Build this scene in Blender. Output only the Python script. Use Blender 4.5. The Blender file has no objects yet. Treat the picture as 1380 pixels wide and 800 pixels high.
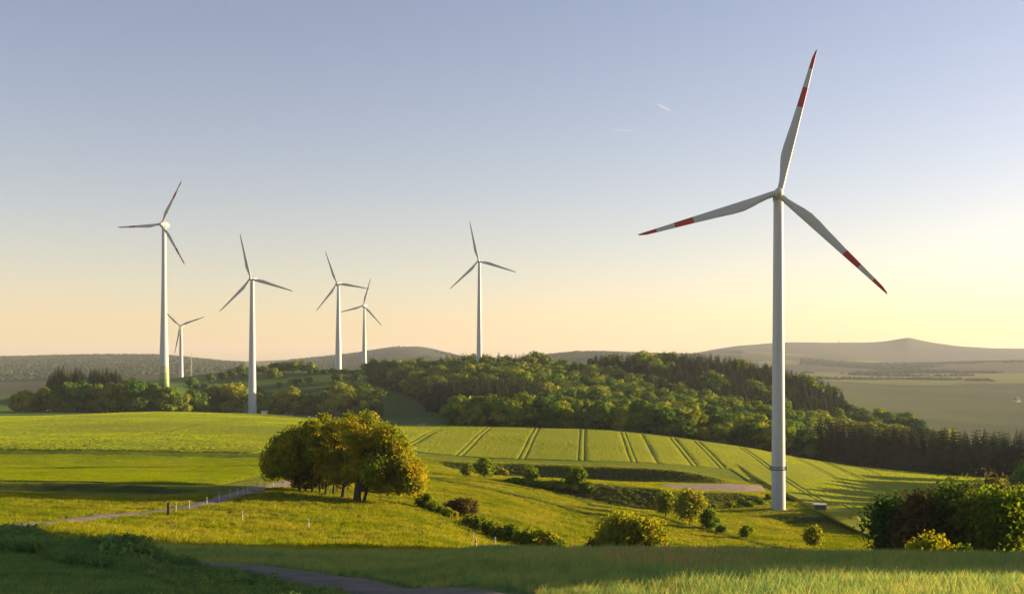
import bpy, bmesh, math, random
import numpy as np
from math import radians as R, sin, cos, pi

sc = bpy.context.scene
COL = sc.collection
F, HZ, CX = 1500.0, 490.0, 690.0          # focal length in photo pixels, horizon row, centre column
EYE = 60.0                                # height of the eye above the scene's zero level

# ------------------------------------------------------------------ camera
cam_d = bpy.data.cameras.new('camera')
cam_d.sensor_width = 36.0
cam_d.lens = 36.0 * F / 1380.0
cam_d.shift_y = 90.0 / 1380.0
cam_d.clip_start = 0.5
cam_d.clip_end = 60000
cam = bpy.data.objects.new('camera', cam_d)
COL.objects.link(cam)
cam.location = (0, 0, EYE)
cam.rotation_euler = (R(90), 0, 0)
sc.camera = cam

# ------------------------------------------------------------------ sky, sun, exposure
SUN_AZ, SUN_EL = R(72), R(7.6)            # azimuth measured to the right of the view direction
SUNV = np.array([sin(SUN_AZ) * cos(SUN_EL), cos(SUN_AZ) * cos(SUN_EL), sin(SUN_EL)])
world = bpy.data.worlds.new('World')
sc.world = world
world.use_nodes = True
wn, wl = world.node_tree.nodes, world.node_tree.links
sky = wn.new('ShaderNodeTexSky')
sky.sky_type = 'NISHITA'
sky.sun_disc = False
sky.sun_elevation = SUN_EL
sky.sun_rotation = SUN_AZ
sky.altitude = 300
sky.air_density = 1.0
sky.dust_density = 0.65
sky.ozone_density = 0.5
bg = wn['Background']
bg.inputs['Strength'].default_value = 0.0745
wb = wn.new('ShaderNodeMix'); wb.data_type = 'RGBA'; wb.blend_type = 'MULTIPLY'      # white balance of the sky
wb.inputs[0].default_value = 1.0
wb.inputs[7].default_value = (1.0, .885, 1.06, 1)
wl.new(sky.outputs[0], wb.inputs[6])
wl.new(wb.outputs[2], bg.inputs['Color'])

sun_d = bpy.data.lights.new('sun', 'SUN')
sun_d.energy = 5.0
sun_d.angle = R(0.53)
sun_d.color = (1.0, 0.73, 0.38)
sun = bpy.data.objects.new('sun', sun_d)
COL.objects.link(sun)
sun.location = (300, 200, 300)
sun.rotation_euler = (R(90) - SUN_EL, 0, pi - SUN_AZ)

sc.view_settings.view_transform = 'Standard'
sc.view_settings.look = 'None'
sc.view_settings.exposure = 1.52
sc.view_settings.gamma = 1.0
sc.view_settings.use_curve_mapping = False
sc.render.engine = 'CYCLES'
sc.cycles.use_denoising = True
sc.cycles.max_bounces = 6
sc.cycles.transparent_max_bounces = 8
sc.cycles.volume_bounces = 0

rng = np.random.default_rng(7)
rnd = random.Random(7)

# ------------------------------------------------------------------ small helpers
def tag(o, label=None, cat=None, group=None, kind=None):
    if label: o['label'] = label
    if cat: o['category'] = cat
    if group: o['group'] = group
    if kind: o['kind'] = kind
    return o

def link(o, parent=None):
    COL.objects.link(o)
    if parent is not None: o.parent = parent
    return o

def empty(name, loc, rz=0.0, scale=(1, 1, 1)):
    o = bpy.data.objects.new(name, None)
    o.empty_display_size = 0.5
    o.location = loc; o.rotation_euler = (0, 0, rz); o.scale = scale
    return link(o)

def np_mesh(name, V, Fc, mats=(), smooth=False, mi=None):
    """V (n,3), Fc (m,3 or 4) -> mesh datablock, fast."""
    V = np.asarray(V, dtype=np.float32); Fc = np.asarray(Fc, dtype=np.int32)
    me = bpy.data.meshes.new(name)
    k = Fc.shape[1]
    me.vertices.add(len(V)); me.vertices.foreach_set('co', V.ravel())
    me.loops.add(Fc.size); me.loops.foreach_set('vertex_index', Fc.ravel())
    me.polygons.add(len(Fc))
    me.polygons.foreach_set('loop_start', np.arange(0, Fc.size, k, dtype=np.int32))
    me.polygons.foreach_set('loop_total', np.full(len(Fc), k, dtype=np.int32))
    if smooth: me.polygons.foreach_set('use_smooth', np.ones(len(Fc), dtype=bool))
    for m in mats: me.materials.append(m)
    if mi is not None: me.polygons.foreach_set('material_index', np.asarray(mi, dtype=np.int32))
    me.update(calc_edges=True)
    me.validate()
    return me

def obj(name, me, parent=None, loc=(0, 0, 0), rot=(0, 0, 0), scale=(1, 1, 1)):
    o = bpy.data.objects.new(name, me)
    o.location = loc; o.rotation_euler = rot; o.scale = scale
    return link(o, parent)

def bm_mesh(name, bm, mats=(), smooth=False):
    me = bpy.data.meshes.new(name)
    bm.to_mesh(me); bm.free()
    for m in mats: me.materials.append(m)
    if smooth:
        for p in me.polygons: p.use_smooth = True
    return me

def box_bm(bm, x0, x1, y0, y1, z0, z1, bevel=0.0):
    b = bmesh.ops.create_cube(bm, size=1.0)
    for v in b['verts']:
        v.co.x = x0 + (v.co.x + .5) * (x1 - x0)
        v.co.y = y0 + (v.co.y + .5) * (y1 - y0)
        v.co.z = z0 + (v.co.z + .5) * (z1 - z0)
    if bevel:
        es = list({e for v in b['verts'] for e in v.link_edges})
        bmesh.ops.bevel(bm, geom=es, offset=bevel, segments=2, affect='EDGES')

def tube(P, rad, n=8):
    """tube along points P with radii rad -> V, quads"""
    P = np.asarray(P, float); rad = np.asarray(rad, float)
    m = len(P)
    T = np.gradient(P, axis=0); T /= np.linalg.norm(T, axis=1)[:, None]
    ref = np.array([0.31, 0.95, 0.05]) if abs(T[0][2]) > .5 else np.array([0.05, 0.1, 1.0])
    A = np.cross(T, ref); A /= np.linalg.norm(A, axis=1)[:, None]
    B = np.cross(T, A)
    a = np.linspace(0, 2 * pi, n, endpoint=False)
    V = P[:, None, :] + rad[:, None, None] * (np.cos(a)[None, :, None] * A[:, None, :] + np.sin(a)[None, :, None] * B[:, None, :])
    V = V.reshape(-1, 3)
    i = np.arange(m - 1)[:, None]; j = np.arange(n)[None, :]
    q = np.stack([i * n + j, i * n + (j + 1) % n, (i + 1) * n + (j + 1) % n, (i + 1) * n + j], -1).reshape(-1, 4)
    return V, q

def join(parts):
    Vs, Fs, o = [], [], 0
    for V, q in parts:
        Vs.append(V); Fs.append(np.asarray(q) + o); o += len(V)
    return np.concatenate(Vs), np.concatenate(Fs)

# ------------------------------------------------------------------ materials
MATS = {}
class NT:
    def __init__(s, name):
        s.m = bpy.data.materials.new(name); s.m.use_nodes = True
        s.t = s.m.node_tree; s.t.nodes.clear()
        s.out = s.n('ShaderNodeOutputMaterial')
    def n(s, typ, **kw):
        nd = s.t.nodes.new(typ)
        for k, v in kw.items():
            if k in nd.bl_rna.properties: setattr(nd, k, v)
            else: nd.inputs[k].default_value = v
        return nd
    def l(s, a, b): s.t.links.new(a, b)
    def noise(s, vec, scale, detail=3.0, rough=.55):
        nd = s.n('ShaderNodeTexNoise', Scale=scale, Detail=detail, Roughness=rough)
        if vec is not None: s.l(vec, nd.inputs['Vector'])
        return nd.outputs['Fac']
    def ramp(s, fac, stops):
        nd = s.n('ShaderNodeValToRGB')
        e = nd.color_ramp.elements
        while len(e) < len(stops): e.new(0.5)
        for el, (p, c) in zip(e, stops):
            el.position = p; el.color = (*c, 1)
        s.l(fac, nd.inputs[0])
        return nd.outputs[0]
    def mixc(s, fac, a, b, mode='MIX'):
        nd = s.n('ShaderNodeMix', data_type='RGBA', blend_type=mode)
        for sock, v in ((nd.inputs[0], fac), (nd.inputs[6], a), (nd.inputs[7], b)):
            if hasattr(v, 'links'): s.l(v, sock)
            elif isinstance(v, tuple): sock.default_value = (*v, 1)
            else: sock.default_value = v
        return nd.outputs[2]
    def math(s, op, a, b=0.0, c=0.0):
        nd = s.n('ShaderNodeMath', operation=op)
        for sock, v in zip(nd.inputs, (a, b, c)):
            if hasattr(v, 'links'): s.l(v, sock)
            else: sock.default_value = v
        return nd.outputs[0]

def mat_plain(name, col, rough=.6, var=.12, scale=3.0, metallic=0.0, bump=0.0):
    t = NT(name)
    tc = t.n('ShaderNodeTexCoord')
    f = t.noise(tc.outputs['Object'], scale)
    c = t.ramp(f, [(.3, tuple(x * (1 - var) for x in col)), (.7, tuple(min(1, x * (1 + var)) for x in col))])
    p = t.n('ShaderNodeBsdfPrincipled', Roughness=rough, Metallic=metallic)
    t.l(c, p.inputs['Base Color'])
    if bump:
        b = t.n('ShaderNodeBump', Strength=bump, Distance=.05)
        t.l(f, b.inputs['Height']); t.l(b.outputs[0], p.inputs['Normal'])
    t.l(p.outputs[0], t.out.inputs[0])
    return t.m

def mat_leaf(name, cols, transl=.45, nscale=.12, objw=.55, gloss=0.0):
    """foliage: diffuse + translucent, tint varying between plants, clumps and leaves"""
    t = NT(name)
    oi = t.n('ShaderNodeObjectInfo'); g = t.n('ShaderNodeNewGeometry')
    pos = g.outputs['Position']
    n1 = t.noise(pos, nscale, 2.0)
    n1 = t.math('MULTIPLY_ADD', n1, 2.2, -.6)
    a = t.math('MULTIPLY', oi.outputs['Random'], objw)
    b = t.math('MULTIPLY', n1, 1 - objw)
    s = t.math('ADD', a, b)
    leaf = t.math('MULTIPLY_ADD', g.outputs['Random Per Island'], .36, -.18)
    s = t.math('ADD', s, leaf)
    k = len(cols)
    c = t.ramp(s, [(.1 + .8 * i / (k - 1), tuple(x * 1.75 for x in cc)) for i, cc in enumerate(cols)])
    d = t.n('ShaderNodeBsdfDiffuse'); tr = t.n('ShaderNodeBsdfTranslucent')
    t.l(c, d.inputs[0])
    hs = t.n('ShaderNodeHueSaturation', Hue=.487, Saturation=1.08, Value=1.35)
    t.l(c, hs.inputs['Color']); t.l(hs.outputs[0], tr.inputs[0])
    mx = t.n('ShaderNodeMixShader', Fac=transl)
    t.l(d.outputs[0], mx.inputs[1]); t.l(tr.outputs[0], mx.inputs[2])
    t.l(mx.outputs[0], t.out.inputs[0])
    return t.m

def mat_ground(name, attr='landcover', sheen=.16):
    t = NT(name)
    at = t.n('ShaderNodeAttribute', attribute_name=attr)
    g = t.n('ShaderNodeNewGeometry'); pos = g.outputs['Position']
    n1 = t.noise(pos, .035, 5.0, .6)
    n2 = t.noise(pos, .55, 6.0, .65)
    c = t.mixc(t.math('MULTIPLY_ADD', n1, 2.4, -.7), at.outputs['Color'], (1.12, 1.04, .75), 'MULTIPLY')
    c = t.mixc(1.0, c, t.ramp(n2, [(.25, (.62, .68, .62)), (.75, (1.3, 1.24, 1.15))]), 'MULTIPLY')
    n3 = t.noise(pos, 3.0, 4.0, .7)
    h = t.math('ADD', t.math('MULTIPLY', n2, .35), t.math('MULTIPLY', n3, .12))
    b = t.n('ShaderNodeBump', Strength=.8, Distance=1.0)
    t.l(h, b.inputs['Height'])
    p = t.n('ShaderNodeBsdfPrincipled', Roughness=.9)
    p.inputs['Specular IOR Level'].default_value = .05
    p.inputs['Sheen Weight'].default_value = sheen
    p.inputs['Sheen Roughness'].default_value = .55
    t.l(c, p.inputs['Base Color'])
    sh = t.mixc(1.0, c, (3.0, 2.6, 2.4), 'MULTIPLY')
    t.l(sh, p.inputs['Sheen Tint'])
    t.l(b.outputs[0], p.inputs['Normal'])
    t.l(p.outputs[0], t.out.inputs[0])
    return t.m

def mat_crop(name, c0, c1, sheen=.10):
    """standing crop: drill lines along the UV's v axis"""
    t = NT(name)
    uv = t.n('ShaderNodeUVMap', uv_map='rows')
    mp = t.n('ShaderNodeMapping')
    mp.inputs['Scale'].default_value = (1.0, .035, 1.0)
    t.l(uv.outputs[0], mp.inputs[0])
    n1 = t.noise(mp.outputs[0], .9, 5.0, .7)
    g = t.n('ShaderNodeNewGeometry')
    n2 = t.noise(g.outputs['Position'], .03, 4.0)
    n3 = t.noise(g.outputs['Position'], 1.2, 5.0, .7)
    s = t.math('ADD', t.math('MULTIPLY', n1, .5), t.math('MULTIPLY', n2, .5))
    c = t.ramp(s, [(.32, c0), (.68, c1)])
    c = t.mixc(1.0, c, t.ramp(n3, [(.25, (.75, .78, .75)), (.75, (1.2, 1.18, 1.1))]), 'MULTIPLY')
    h = t.math('ADD', t.math('MULTIPLY', n1, .22), t.math('MULTIPLY', n3, .2))
    b = t.n('ShaderNodeBump', Strength=.8, Distance=1.0)
    t.l(h, b.inputs['Height'])
    p = t.n('ShaderNodeBsdfPrincipled', Roughness=.85)
    p.inputs['Specular IOR Level'].default_value = .08
    p.inputs['Sheen Weight'].default_value = sheen
    p.inputs['Sheen Roughness'].default_value = .5
    t.l(c, p.inputs['Base Color'])
    t.l(t.mixc(1.0, c, (3.2, 2.8, 2.4), 'MULTIPLY'), p.inputs['Sheen Tint'])
    t.l(b.outputs[0], p.inputs['Normal'])
    t.l(p.outputs[0], t.out.inputs[0])
    return t.m

M = {}
M['ground'] = mat_ground('grassland')
M['crop'] = mat_crop('young_grain', (.150, .185, .006), (.205, .230, .009))
M['crop2'] = mat_crop('young_grain_left', (.120, .160, .006), (.165, .195, .009))
M['leaf_oak'] = mat_leaf('leaves_olive', [(.075, .108, .013), (.145, .155, .015), (.240, .185, .015)], .5, .35, .25)
M['leaf_wood'] = mat_leaf('leaves_wood', [(.013, .036, .010), (.042, .082, .013), (.080, .125, .014), (.190, .190, .017)], .26, .05, .6)
M['leaf_far'] = mat_leaf('leaves_far', [(.022, .036, .018), (.034, .050, .022), (.055, .064, .03)], .1, .01)
M['leaf_row'] = mat_leaf('leaves_row', [(.024, .060, .010), (.070, .115, .013), (.190, .185, .016)], .36, .12, .65)
M['leaf_bush'] = mat_leaf('leaves_bush', [(.040, .078, .012), (.095, .130, .012), (.18, .17, .016)], .5, .4)
M['leaf_copse'] = mat_leaf('leaves_copse', [(.018, .042, .010), (.040, .072, .012), (.105, .115, .014)], .3, .4)
M['leaf_red'] = mat_leaf('leaves_russet', [(.035, .038, .014), (.065, .052, .018), (.085, .055, .018)], .3, .4)
M['needle'] = mat_leaf('needles_spruce', [(.014, .026, .012), (.026, .038, .016), (.045, .040, .018)], .15)
M['grass'] = mat_leaf('grass_blades', [(.070, .132, .046), (.132, .185, .050), (.260, .230, .066)], .5, .25, .5)
M['pasture'] = mat_leaf('pasture_blades', [(.075, .105, .008), (.130, .150, .010), (.215, .185, .030)], .5, .12, .4)
M['grain'] = mat_leaf('grain_blades', [(.115, .165, .006), (.155, .198, .008), (.205, .222, .010)], .5, .05, .35)
M['grass_seed'] = mat_leaf('grass_seed_heads', [(.19, .13, .06), (.26, .18, .09)], .4, .5)
M['herb'] = mat_leaf('verge_herbs', [(.036, .082, .026), (.070, .122, .034), (.120, .165, .042)], .4, .6)
M['rank_blades'] = mat_leaf('rank_blades', [(.045, .075, .010), (.085, .105, .013)], .45, .3)
M['bark'] = mat_plain('bark', (.055, .042, .032), .9, .35, 4.0, bump=.5)
t = NT('turbine_white')
tc = t.n('ShaderNodeTexCoord'); mp = t.n('ShaderNodeMapping'); mp.inputs['Scale'].default_value = (1.6, 1.6, .06)
t.l(tc.outputs['Object'], mp.inputs[0])
cw = t.ramp(t.noise(mp.outputs[0], 1.0, 6.0, .65), [(.28, (.36, .385, .39)), (.5, (.435, .465, .48)), (.75, (.46, .49, .505))])
p = t.n('ShaderNodeBsdfPrincipled', Roughness=.42); t.l(cw, p.inputs['Base Color']); t.l(p.outputs[0], t.out.inputs[0])
M['white'] = t.m
M['red'] = mat_plain('signal_red', (.36, .022, .025), .45, .08, .4)
M['soil'] = mat_plain('wheel_track_soil', (.050, .048, .018), .95, .35, .5)
M['steel'] = mat_plain('galvanised_steel', (.30, .31, .32), .45, .15, 2.0, .6)
M['dark'] = mat_plain('dark_grey', (.07, .075, .08), .6, .15, 2.0)
M['track'] = mat_plain('track_gravel', (.20, .15, .115), .95, .35, .8, bump=.6)
M['gravel'] = mat_plain('crane_pad_gravel', (.22, .155, .10), .95, .3, .5, bump=.6)
M['kiosk'] = mat_plain('kiosk_green', (.05, .085, .075), .6, .1, 3.0)
M['kiosk_roof'] = mat_plain('kiosk_roof', (.62, .60, .56), .7, .1, 3.0)
M['post_white'] = mat_plain('post_white', (.50, .49, .45), .7, .12, 6.0)
M['post_dark'] = mat_plain('post_wood', (.045, .035, .028), .9, .3, 8.0, bump=.4)
M['concrete'] = mat_plain('concrete', (.42, .41, .38), .85, .15, 1.5)
M['wall'] = mat_plain('render_white', (.7, .67, .6), .8, .08, .6)
M['roof'] = mat_plain('roof_slate', (.12, .09, .08), .7, .2, .6)

# tower paint that steps from green at the foot to white (real paint rings)
t = NT('turbine_green_foot')
tc = t.n('ShaderNodeTexCoord'); sp = t.n('ShaderNodeSeparateXYZ'); t.l(tc.outputs['Object'], sp.inputs[0])
cr = t.ramp(t.math('DIVIDE', sp.outputs[2], 30.0), [(0.0, (.07, .15, .035)), (.10, (.13, .22, .06)), (.22, (.22, .30, .12)), (.36, (.34, .40, .22)), (.52, (.44, .47, .485))])
t.t.nodes[cr.node.name].color_ramp.interpolation = 'CONSTANT'
p = t.n('ShaderNodeBsdfPrincipled', Roughness=.5); t.l(cr, p.inputs['Base Color']); t.l(p.outputs[0], t.out.inputs[0])
M['greenfoot'] = t.m

# ------------------------------------------------------------------ terrain
def pchip(x, y, xq):
    x = np.asarray(x, float); y = np.asarray(y, float)
    h = np.diff(x); d = np.diff(y) / h
    m = np.zeros(len(x))
    for i in range(1, len(x) - 1):
        if d[i - 1] * d[i] > 0:
            w1 = 2 * h[i] + h[i - 1]; w2 = h[i] + 2 * h[i - 1]
            m[i] = (w1 + w2) / (w1 / d[i - 1] + w2 / d[i])
    m[0], m[-1] = d[0], d[-1]
    i = np.clip(np.searchsorted(x, xq) - 1, 0, len(x) - 2)
    tt = np.clip((xq - x[i]) / h[i], 0, 1)
    h00 = 2 * tt**3 - 3 * tt**2 + 1; h10 = tt**3 - 2 * tt**2 + tt
    h01 = -2 * tt**3 + 3 * tt**2; h11 = tt**3 - tt**2
    return h00 * y[i] + h10 * h[i] * m[i] + h01 * y[i + 1] + h11 * h[i] * m[i + 1]

NEAR = [(2, 1590), (4, 1352), (8, 1015), (15, 858)]
# ground profile along sight lines: distance (m) and how far down it lies, as the row in which it would be seen
PROF = {
 -700: NEAR + [(24, 800), (45, 735), (75, 712), (115, 684), (158, 655), (250, 610), (480, 562), (620, 556), (760, 545), (950, 534), (1300, 530), (1700, 520), (3500, 484), (5000, 486), (14000, 489)],
 0:    NEAR + [(24, 802), (36, 765), (45, 740), (60, 724), (75, 712), (95, 696), (115, 682), (150, 665), (158.5, 661), (161.5, 650.5), (185, 640), (245, 612), (248.5, 606), (330, 586), (430, 570), (560, 561), (620, 558), (700, 552), (760, 545), (850, 538), (950, 532), (1100, 536), (1350, 535), (2200, 516), (3800, 486), (4500, 482), (6500, 488), (14000, 490)],
 200:  NEAR + [(24, 803), (36, 776), (45, 757), (60, 740), (75, 724), (95, 707), (115, 693), (128, 686), (150, 668), (158.5, 664), (161.5, 654), (185, 643), (245, 614), (248.5, 608.5), (330, 586), (430, 569), (560, 559), (640, 555), (700, 556), (740, 545), (786, 520), (850, 515), (1000, 515), (1300, 513), (1550, 517), (2300, 506), (3800, 483), (4500, 478), (6500, 487), (14000, 490)],
 340:  NEAR + [(24, 806), (36, 778), (45, 763), (60, 745), (75, 733), (95, 716), (115, 698), (135, 681), (157, 662), (175, 652), (190, 643), (245, 615), (248.5, 610.5), (330, 588), (430, 571), (560, 562), (700, 558), (760, 562), (850, 545), (950, 518), (1020, 502), (1053, 499), (1300, 500), (1800, 508), (2600, 500), (4500, 488), (5500, 487), (14000, 489)],
 460:  NEAR + [(24, 806), (36, 785), (45, 769), (60, 748), (75, 737), (95, 722), (115, 706), (135, 690), (150, 676), (158, 670), (175, 666), (200, 650), (250, 622), (330, 593), (430, 575), (560, 566), (680, 561), (760, 556), (850, 540), (950, 516), (1020, 501), (1053, 498), (1280, 497), (1800, 508), (2600, 500), (4200, 484), (5000, 480), (14000, 488)],
 560:  NEAR + [(24, 806), (36, 784), (45, 767), (60, 751), (75, 741), (95, 726), (115, 710), (135, 697), (150, 688), (165, 680), (185, 666), (200, 657), (240, 640), (270, 632), (330, 617), (345, 611), (430, 581), (500, 571), (560, 568), (680, 562), (750, 550), (830, 533), (920, 515), (1020, 502), (1100, 500), (1280, 500), (1800, 508), (2600, 496), (4200, 472), (4900, 467), (14000, 486)],
 660:  NEAR + [(22, 806), (30, 782), (38, 760), (46, 748), (55, 745), (75, 746), (95, 742), (115, 735), (135, 724), (155, 710), (170, 697), (190, 680), (215, 663), (240, 651), (270, 643), (322, 641), (327.5, 627), (345, 620), (430, 584), (470, 575), (500, 575), (560, 574), (650, 560), (750, 540), (850, 520), (950, 508), (1100, 506), (1280, 506), (1800, 508), (2600, 500), (4200, 488), (4900, 487), (14000, 488)],
 800:  NEAR + [(22, 806), (30, 778), (38, 753), (46, 749), (60, 757), (80, 762), (110, 757), (140, 747), (170, 729), (190, 712), (215, 690), (235, 680), (253, 675), (258, 652), (290, 648), (325, 648), (330, 629), (350, 622), (400, 601), (450, 584), (475, 578), (510, 580), (560, 582), (650, 566), (800, 532), (900, 511), (1000, 509), (1300, 520), (2000, 508), (3000, 486), (4500, 473), (14000, 486)],
 900:  NEAR + [(22, 806), (30, 780), (38, 755), (46, 749), (60, 760), (90, 768), (120, 761), (150, 748), (175, 735), (195, 721), (215, 706), (235, 695), (255, 687), (261, 663), (290, 657), (312, 650), (325, 648.5), (330, 632), (350, 627), (400, 609), (450, 593), (470, 588), (510, 590), (570, 588), (650, 572), (800, 532), (900, 506), (1000, 506), (1300, 525), (2000, 512), (3000, 492), (4500, 478), (14000, 486)],
 1000: NEAR + [(22, 807), (30, 781), (38, 757), (46, 749), (60, 762), (90, 772), (120, 766), (150, 756), (175, 743), (195, 731), (215, 717), (238, 701), (252, 693), (264, 686), (272, 669), (290, 661), (318, 651), (332, 648), (345, 642), (360, 636), (400, 620), (440, 607), (462, 601), (510, 604), (570, 600), (650, 582), (800, 542), (900, 515), (1000, 514), (1300, 530), (2500, 514), (3800, 494), (5800, 470), (7500, 467), (14000, 482)],
 1080: NEAR + [(22, 807), (30, 782), (38, 758), (46, 750), (60, 764), (90, 775), (120, 768), (150, 758), (175, 746), (195, 735), (215, 723), (238, 710), (262, 696), (280, 680), (310, 666), (345, 650), (360, 644), (400, 631), (440, 621), (462, 616), (510, 618), (570, 614), (650, 598), (800, 560), (880, 535), (1000, 535), (1300, 538), (2500, 514), (3800, 494), (5800, 472), (7500, 461), (14000, 482)],
 1200: NEAR + [(22, 808), (30, 784), (38, 760), (46, 752), (60, 768), (90, 780), (120, 772), (150, 761), (180, 746), (215, 723), (262, 697), (300, 682), (345, 667), (400, 649), (440, 638), (470, 632), (510, 634), (570, 634), (650, 622), (750, 600), (820, 580), (1000, 582), (1300, 566), (1800, 545), (2500, 519), (3300, 504), (4600, 489), (5800, 484), (7500, 463), (14000, 481)],
 1380: NEAR + [(22, 809), (30, 786), (38, 763), (46, 756), (60, 772), (90, 784), (120, 778), (150, 765), (200, 735), (262, 702), (345, 672), (440, 648), (480, 642), (570, 646), (650, 642), (750, 628), (820, 616), (1000, 610), (1300, 586), (1800, 553), (2500, 519), (3300, 504), (4300, 487), (5800, 486), (7500, 469), (14000, 481)],
 1750: NEAR + [(22, 806), (38, 730), (60, 690), (90, 665), (120, 660), (150, 665), (200, 680), (262, 672), (345, 664), (440, 648), (570, 636), (650, 640), (820, 625), (1000, 610), (1300, 586), (1800, 550), (2500, 519), (3300, 502), (4300, 486), (5800, 484), (7500, 474), (14000, 484)],
 2600: NEAR + [(22, 780), (38, 700), (60, 665), (90, 645), (120, 640), (150, 645), (200, 655), (262, 660), (345, 655), (440, 645), (650, 630), (1000, 600), (1800, 550), (3300, 502), (5800, 484), (14000, 484)],
}
GX = np.unique(np.concatenate([np.linspace(-1300, -100, 22), np.arange(-100, 1485, 5.0), np.linspace(1485, 2900, 34)]))
def steps(a, b, d): return np.exp(np.arange(math.log(a), math.log(b), d))
GY = np.concatenate([steps(2, 15, .05), steps(15, 60, .012), steps(60, 480, .0075), steps(480, 1500, .011), steps(1500, 14000, .02), [14000.0]])
GV = np.log(GY)
pxs = sorted(PROF)
prof = np.array([pchip(np.log([a for a, b in PROF[p]]), [b for a, b in PROF[p]], GV) for p in pxs])   # cols x rows
GPY = np.zeros((len(GX), len(GV)))
gq = np.clip(GX, pxs[0], pxs[-1])
for j in range(len(GV)):
    GPY[:, j] = pchip(pxs, prof[:, j], gq)

def hash2(ix, iy, seed):
    h = (ix * 374761393 + iy * 668265263 + seed * 982451653) & 0x7fffffff
    h = ((h ^ (h >> 13)) * 1274126177) & 0x7fffffff
    return ((h ^ (h >> 16)) & 0xffff) / 65535.0
def vnoise(x, y, seed=0):
    ix = np.floor(x).astype(np.int64); iy = np.floor(y).astype(np.int64)
    fx = x - ix; fy = y - iy
    fx = fx * fx * (3 - 2 * fx); fy = fy * fy * (3 - 2 * fy)
    a = hash2(ix, iy, seed); b = hash2(ix + 1, iy, seed); c = hash2(ix, iy + 1, seed); d = hash2(ix + 1, iy + 1, seed)
    return (a * (1 - fx) + b * fx) * (1 - fy) + (c * (1 - fx) + d * fx) * fy - .5
def fbm(x, y, s, seed=0, octs=3):
    r = 0
    for k in range(octs):
        r = r + vnoise(x / s * 2**k, y / s * 2**k, seed + k) / 2**k
    return r

XX = (GX[:, None] - CX) / F * GY[None, :]
YY = np.broadcast_to(GY[None, :], XX.shape)
ZZ = -(GPY - HZ) * YY / F
# the far ridges are not smooth
far = np.clip((YY - 2200) / 1500, 0, 1)
ZZ = ZZ + far * (fbm(XX, YY, 700, 3, 4) * np.clip(YY / 450, 0, 14))
ridge = np.exp(-(np.abs(GX[:, None] - 1224) / 34.0)**1.25) * np.exp(-((YY - 7600) / 900)**2) * 48
ZZ = ZZ + ridge
ZZ = ZZ + (1 - far) * fbm(XX, YY, 60, 11, 2) * np.clip((YY - 40) / 150, 0, 1) * .7
ZZ = ZZ + np.clip((YY - 12) / 20, 0, 1) * np.clip((420 - YY) / 200, 0, 1) * fbm(XX, YY, 7, 21, 3) * .30

# level crane pad under the near turbine
T1 = ((1050 - CX) / F * 263.0, 263.0)
PADZ = -(686 - HZ) * 263.0 / F
d = np.hypot((XX - T1[0] - 2) / 1.35, YY - T1[1] - 1)
w = np.clip((19 - d) / 6.0, 0, 1); w = w * w * (3 - 2 * w)
ZZ = ZZ * (1 - w) + PADZ * w
ZZ = ZZ + EYE

def ground_z(x, y):
    """height of the ground at world x, y"""
    x = np.asarray(x, float); y = np.asarray(y, float)
    px = CX + F * x / y
    i = np.clip(np.searchsorted(GX, px) - 1, 0, len(GX) - 2)
    j = np.clip(np.searchsorted(GY, y) - 1, 0, len(GY) - 2)
    a = np.clip((px - GX[i]) / (GX[i + 1] - GX[i]), 0, 1)
    b = np.clip((y - GY[j]) / (GY[j + 1] - GY[j]), 0, 1)
    return (ZZ[i, j] * (1 - a) + ZZ[i + 1, j] * a) * (1 - b) + (ZZ[i, j + 1] * (1 - a) + ZZ[i + 1, j + 1] * a) * b

def row_of(px, y):
    x = (px - CX) / F * y
    return HZ - (ground_z(x, y) - EYE) * F / y

def at(px, py, y0=14.0, y1=9000.0):
    """the ground point seen at that pixel (first one the sight line meets)"""
    ys = np.exp(np.linspace(math.log(y0), math.log(y1), 4000))
    r = row_of(np.full_like(ys, px), ys)
    k = np.argmax(r <= py) if (r <= py).any() else len(ys) - 1
    y = ys[k]; x = (px - CX) / F * y
    return float(x), float(y), float(ground_z(x, y))

def on(px, y):
    x = (px - CX) / F * y
    return float(x), float(y), float(ground_z(x, y))

# land cover, as ground colours
def inside(poly, X, Y):
    r = np.zeros(X.shape, bool); n = len(poly)
    for i in range(n):
        x0, y0 = poly[i]; x1, y1 = poly[(i + 1) % n]
        c = ((y0 > Y) != (y1 > Y)) & (X < (x1 - x0) * (Y - y0) / (y1 - y0 + 1e-12) + x0)
        r ^= c
    return r

PXX = np.broadcast_to(GX[:, None], XX.shape)
LC = np.zeros(XX.shape + (3,)); LC[:] = (.085, .125, .012)
def paint(mask, c): LC[mask] = c
paint(YY > 470, (.050, .095, .022))
paint((YY > 60) & (YY < 215) & (PXX < 760), (.100, .125, .014))
paint((YY > 60) & (YY < 100) & (PXX < 700) & (fbm(XX, YY, 9, 5) > -.1), (.135, .135, .035))
paint((YY > 150) & (YY < 335) & (PXX > 560), (.115, .145, .010))
paint((YY < 60), (.080, .120, .042))
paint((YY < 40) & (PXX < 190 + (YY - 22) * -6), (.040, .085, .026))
SLO = np.gradient(ZZ, axis=1) / np.gradient(YY, axis=1)  # rise away from the camera; steep bank faces are painted darker and browner
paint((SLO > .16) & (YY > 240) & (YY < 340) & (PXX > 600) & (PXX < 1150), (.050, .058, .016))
paint((SLO > .12) & (YY > 140) & (YY < 170) & (PXX < 330), (.045, .065, .014))
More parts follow.
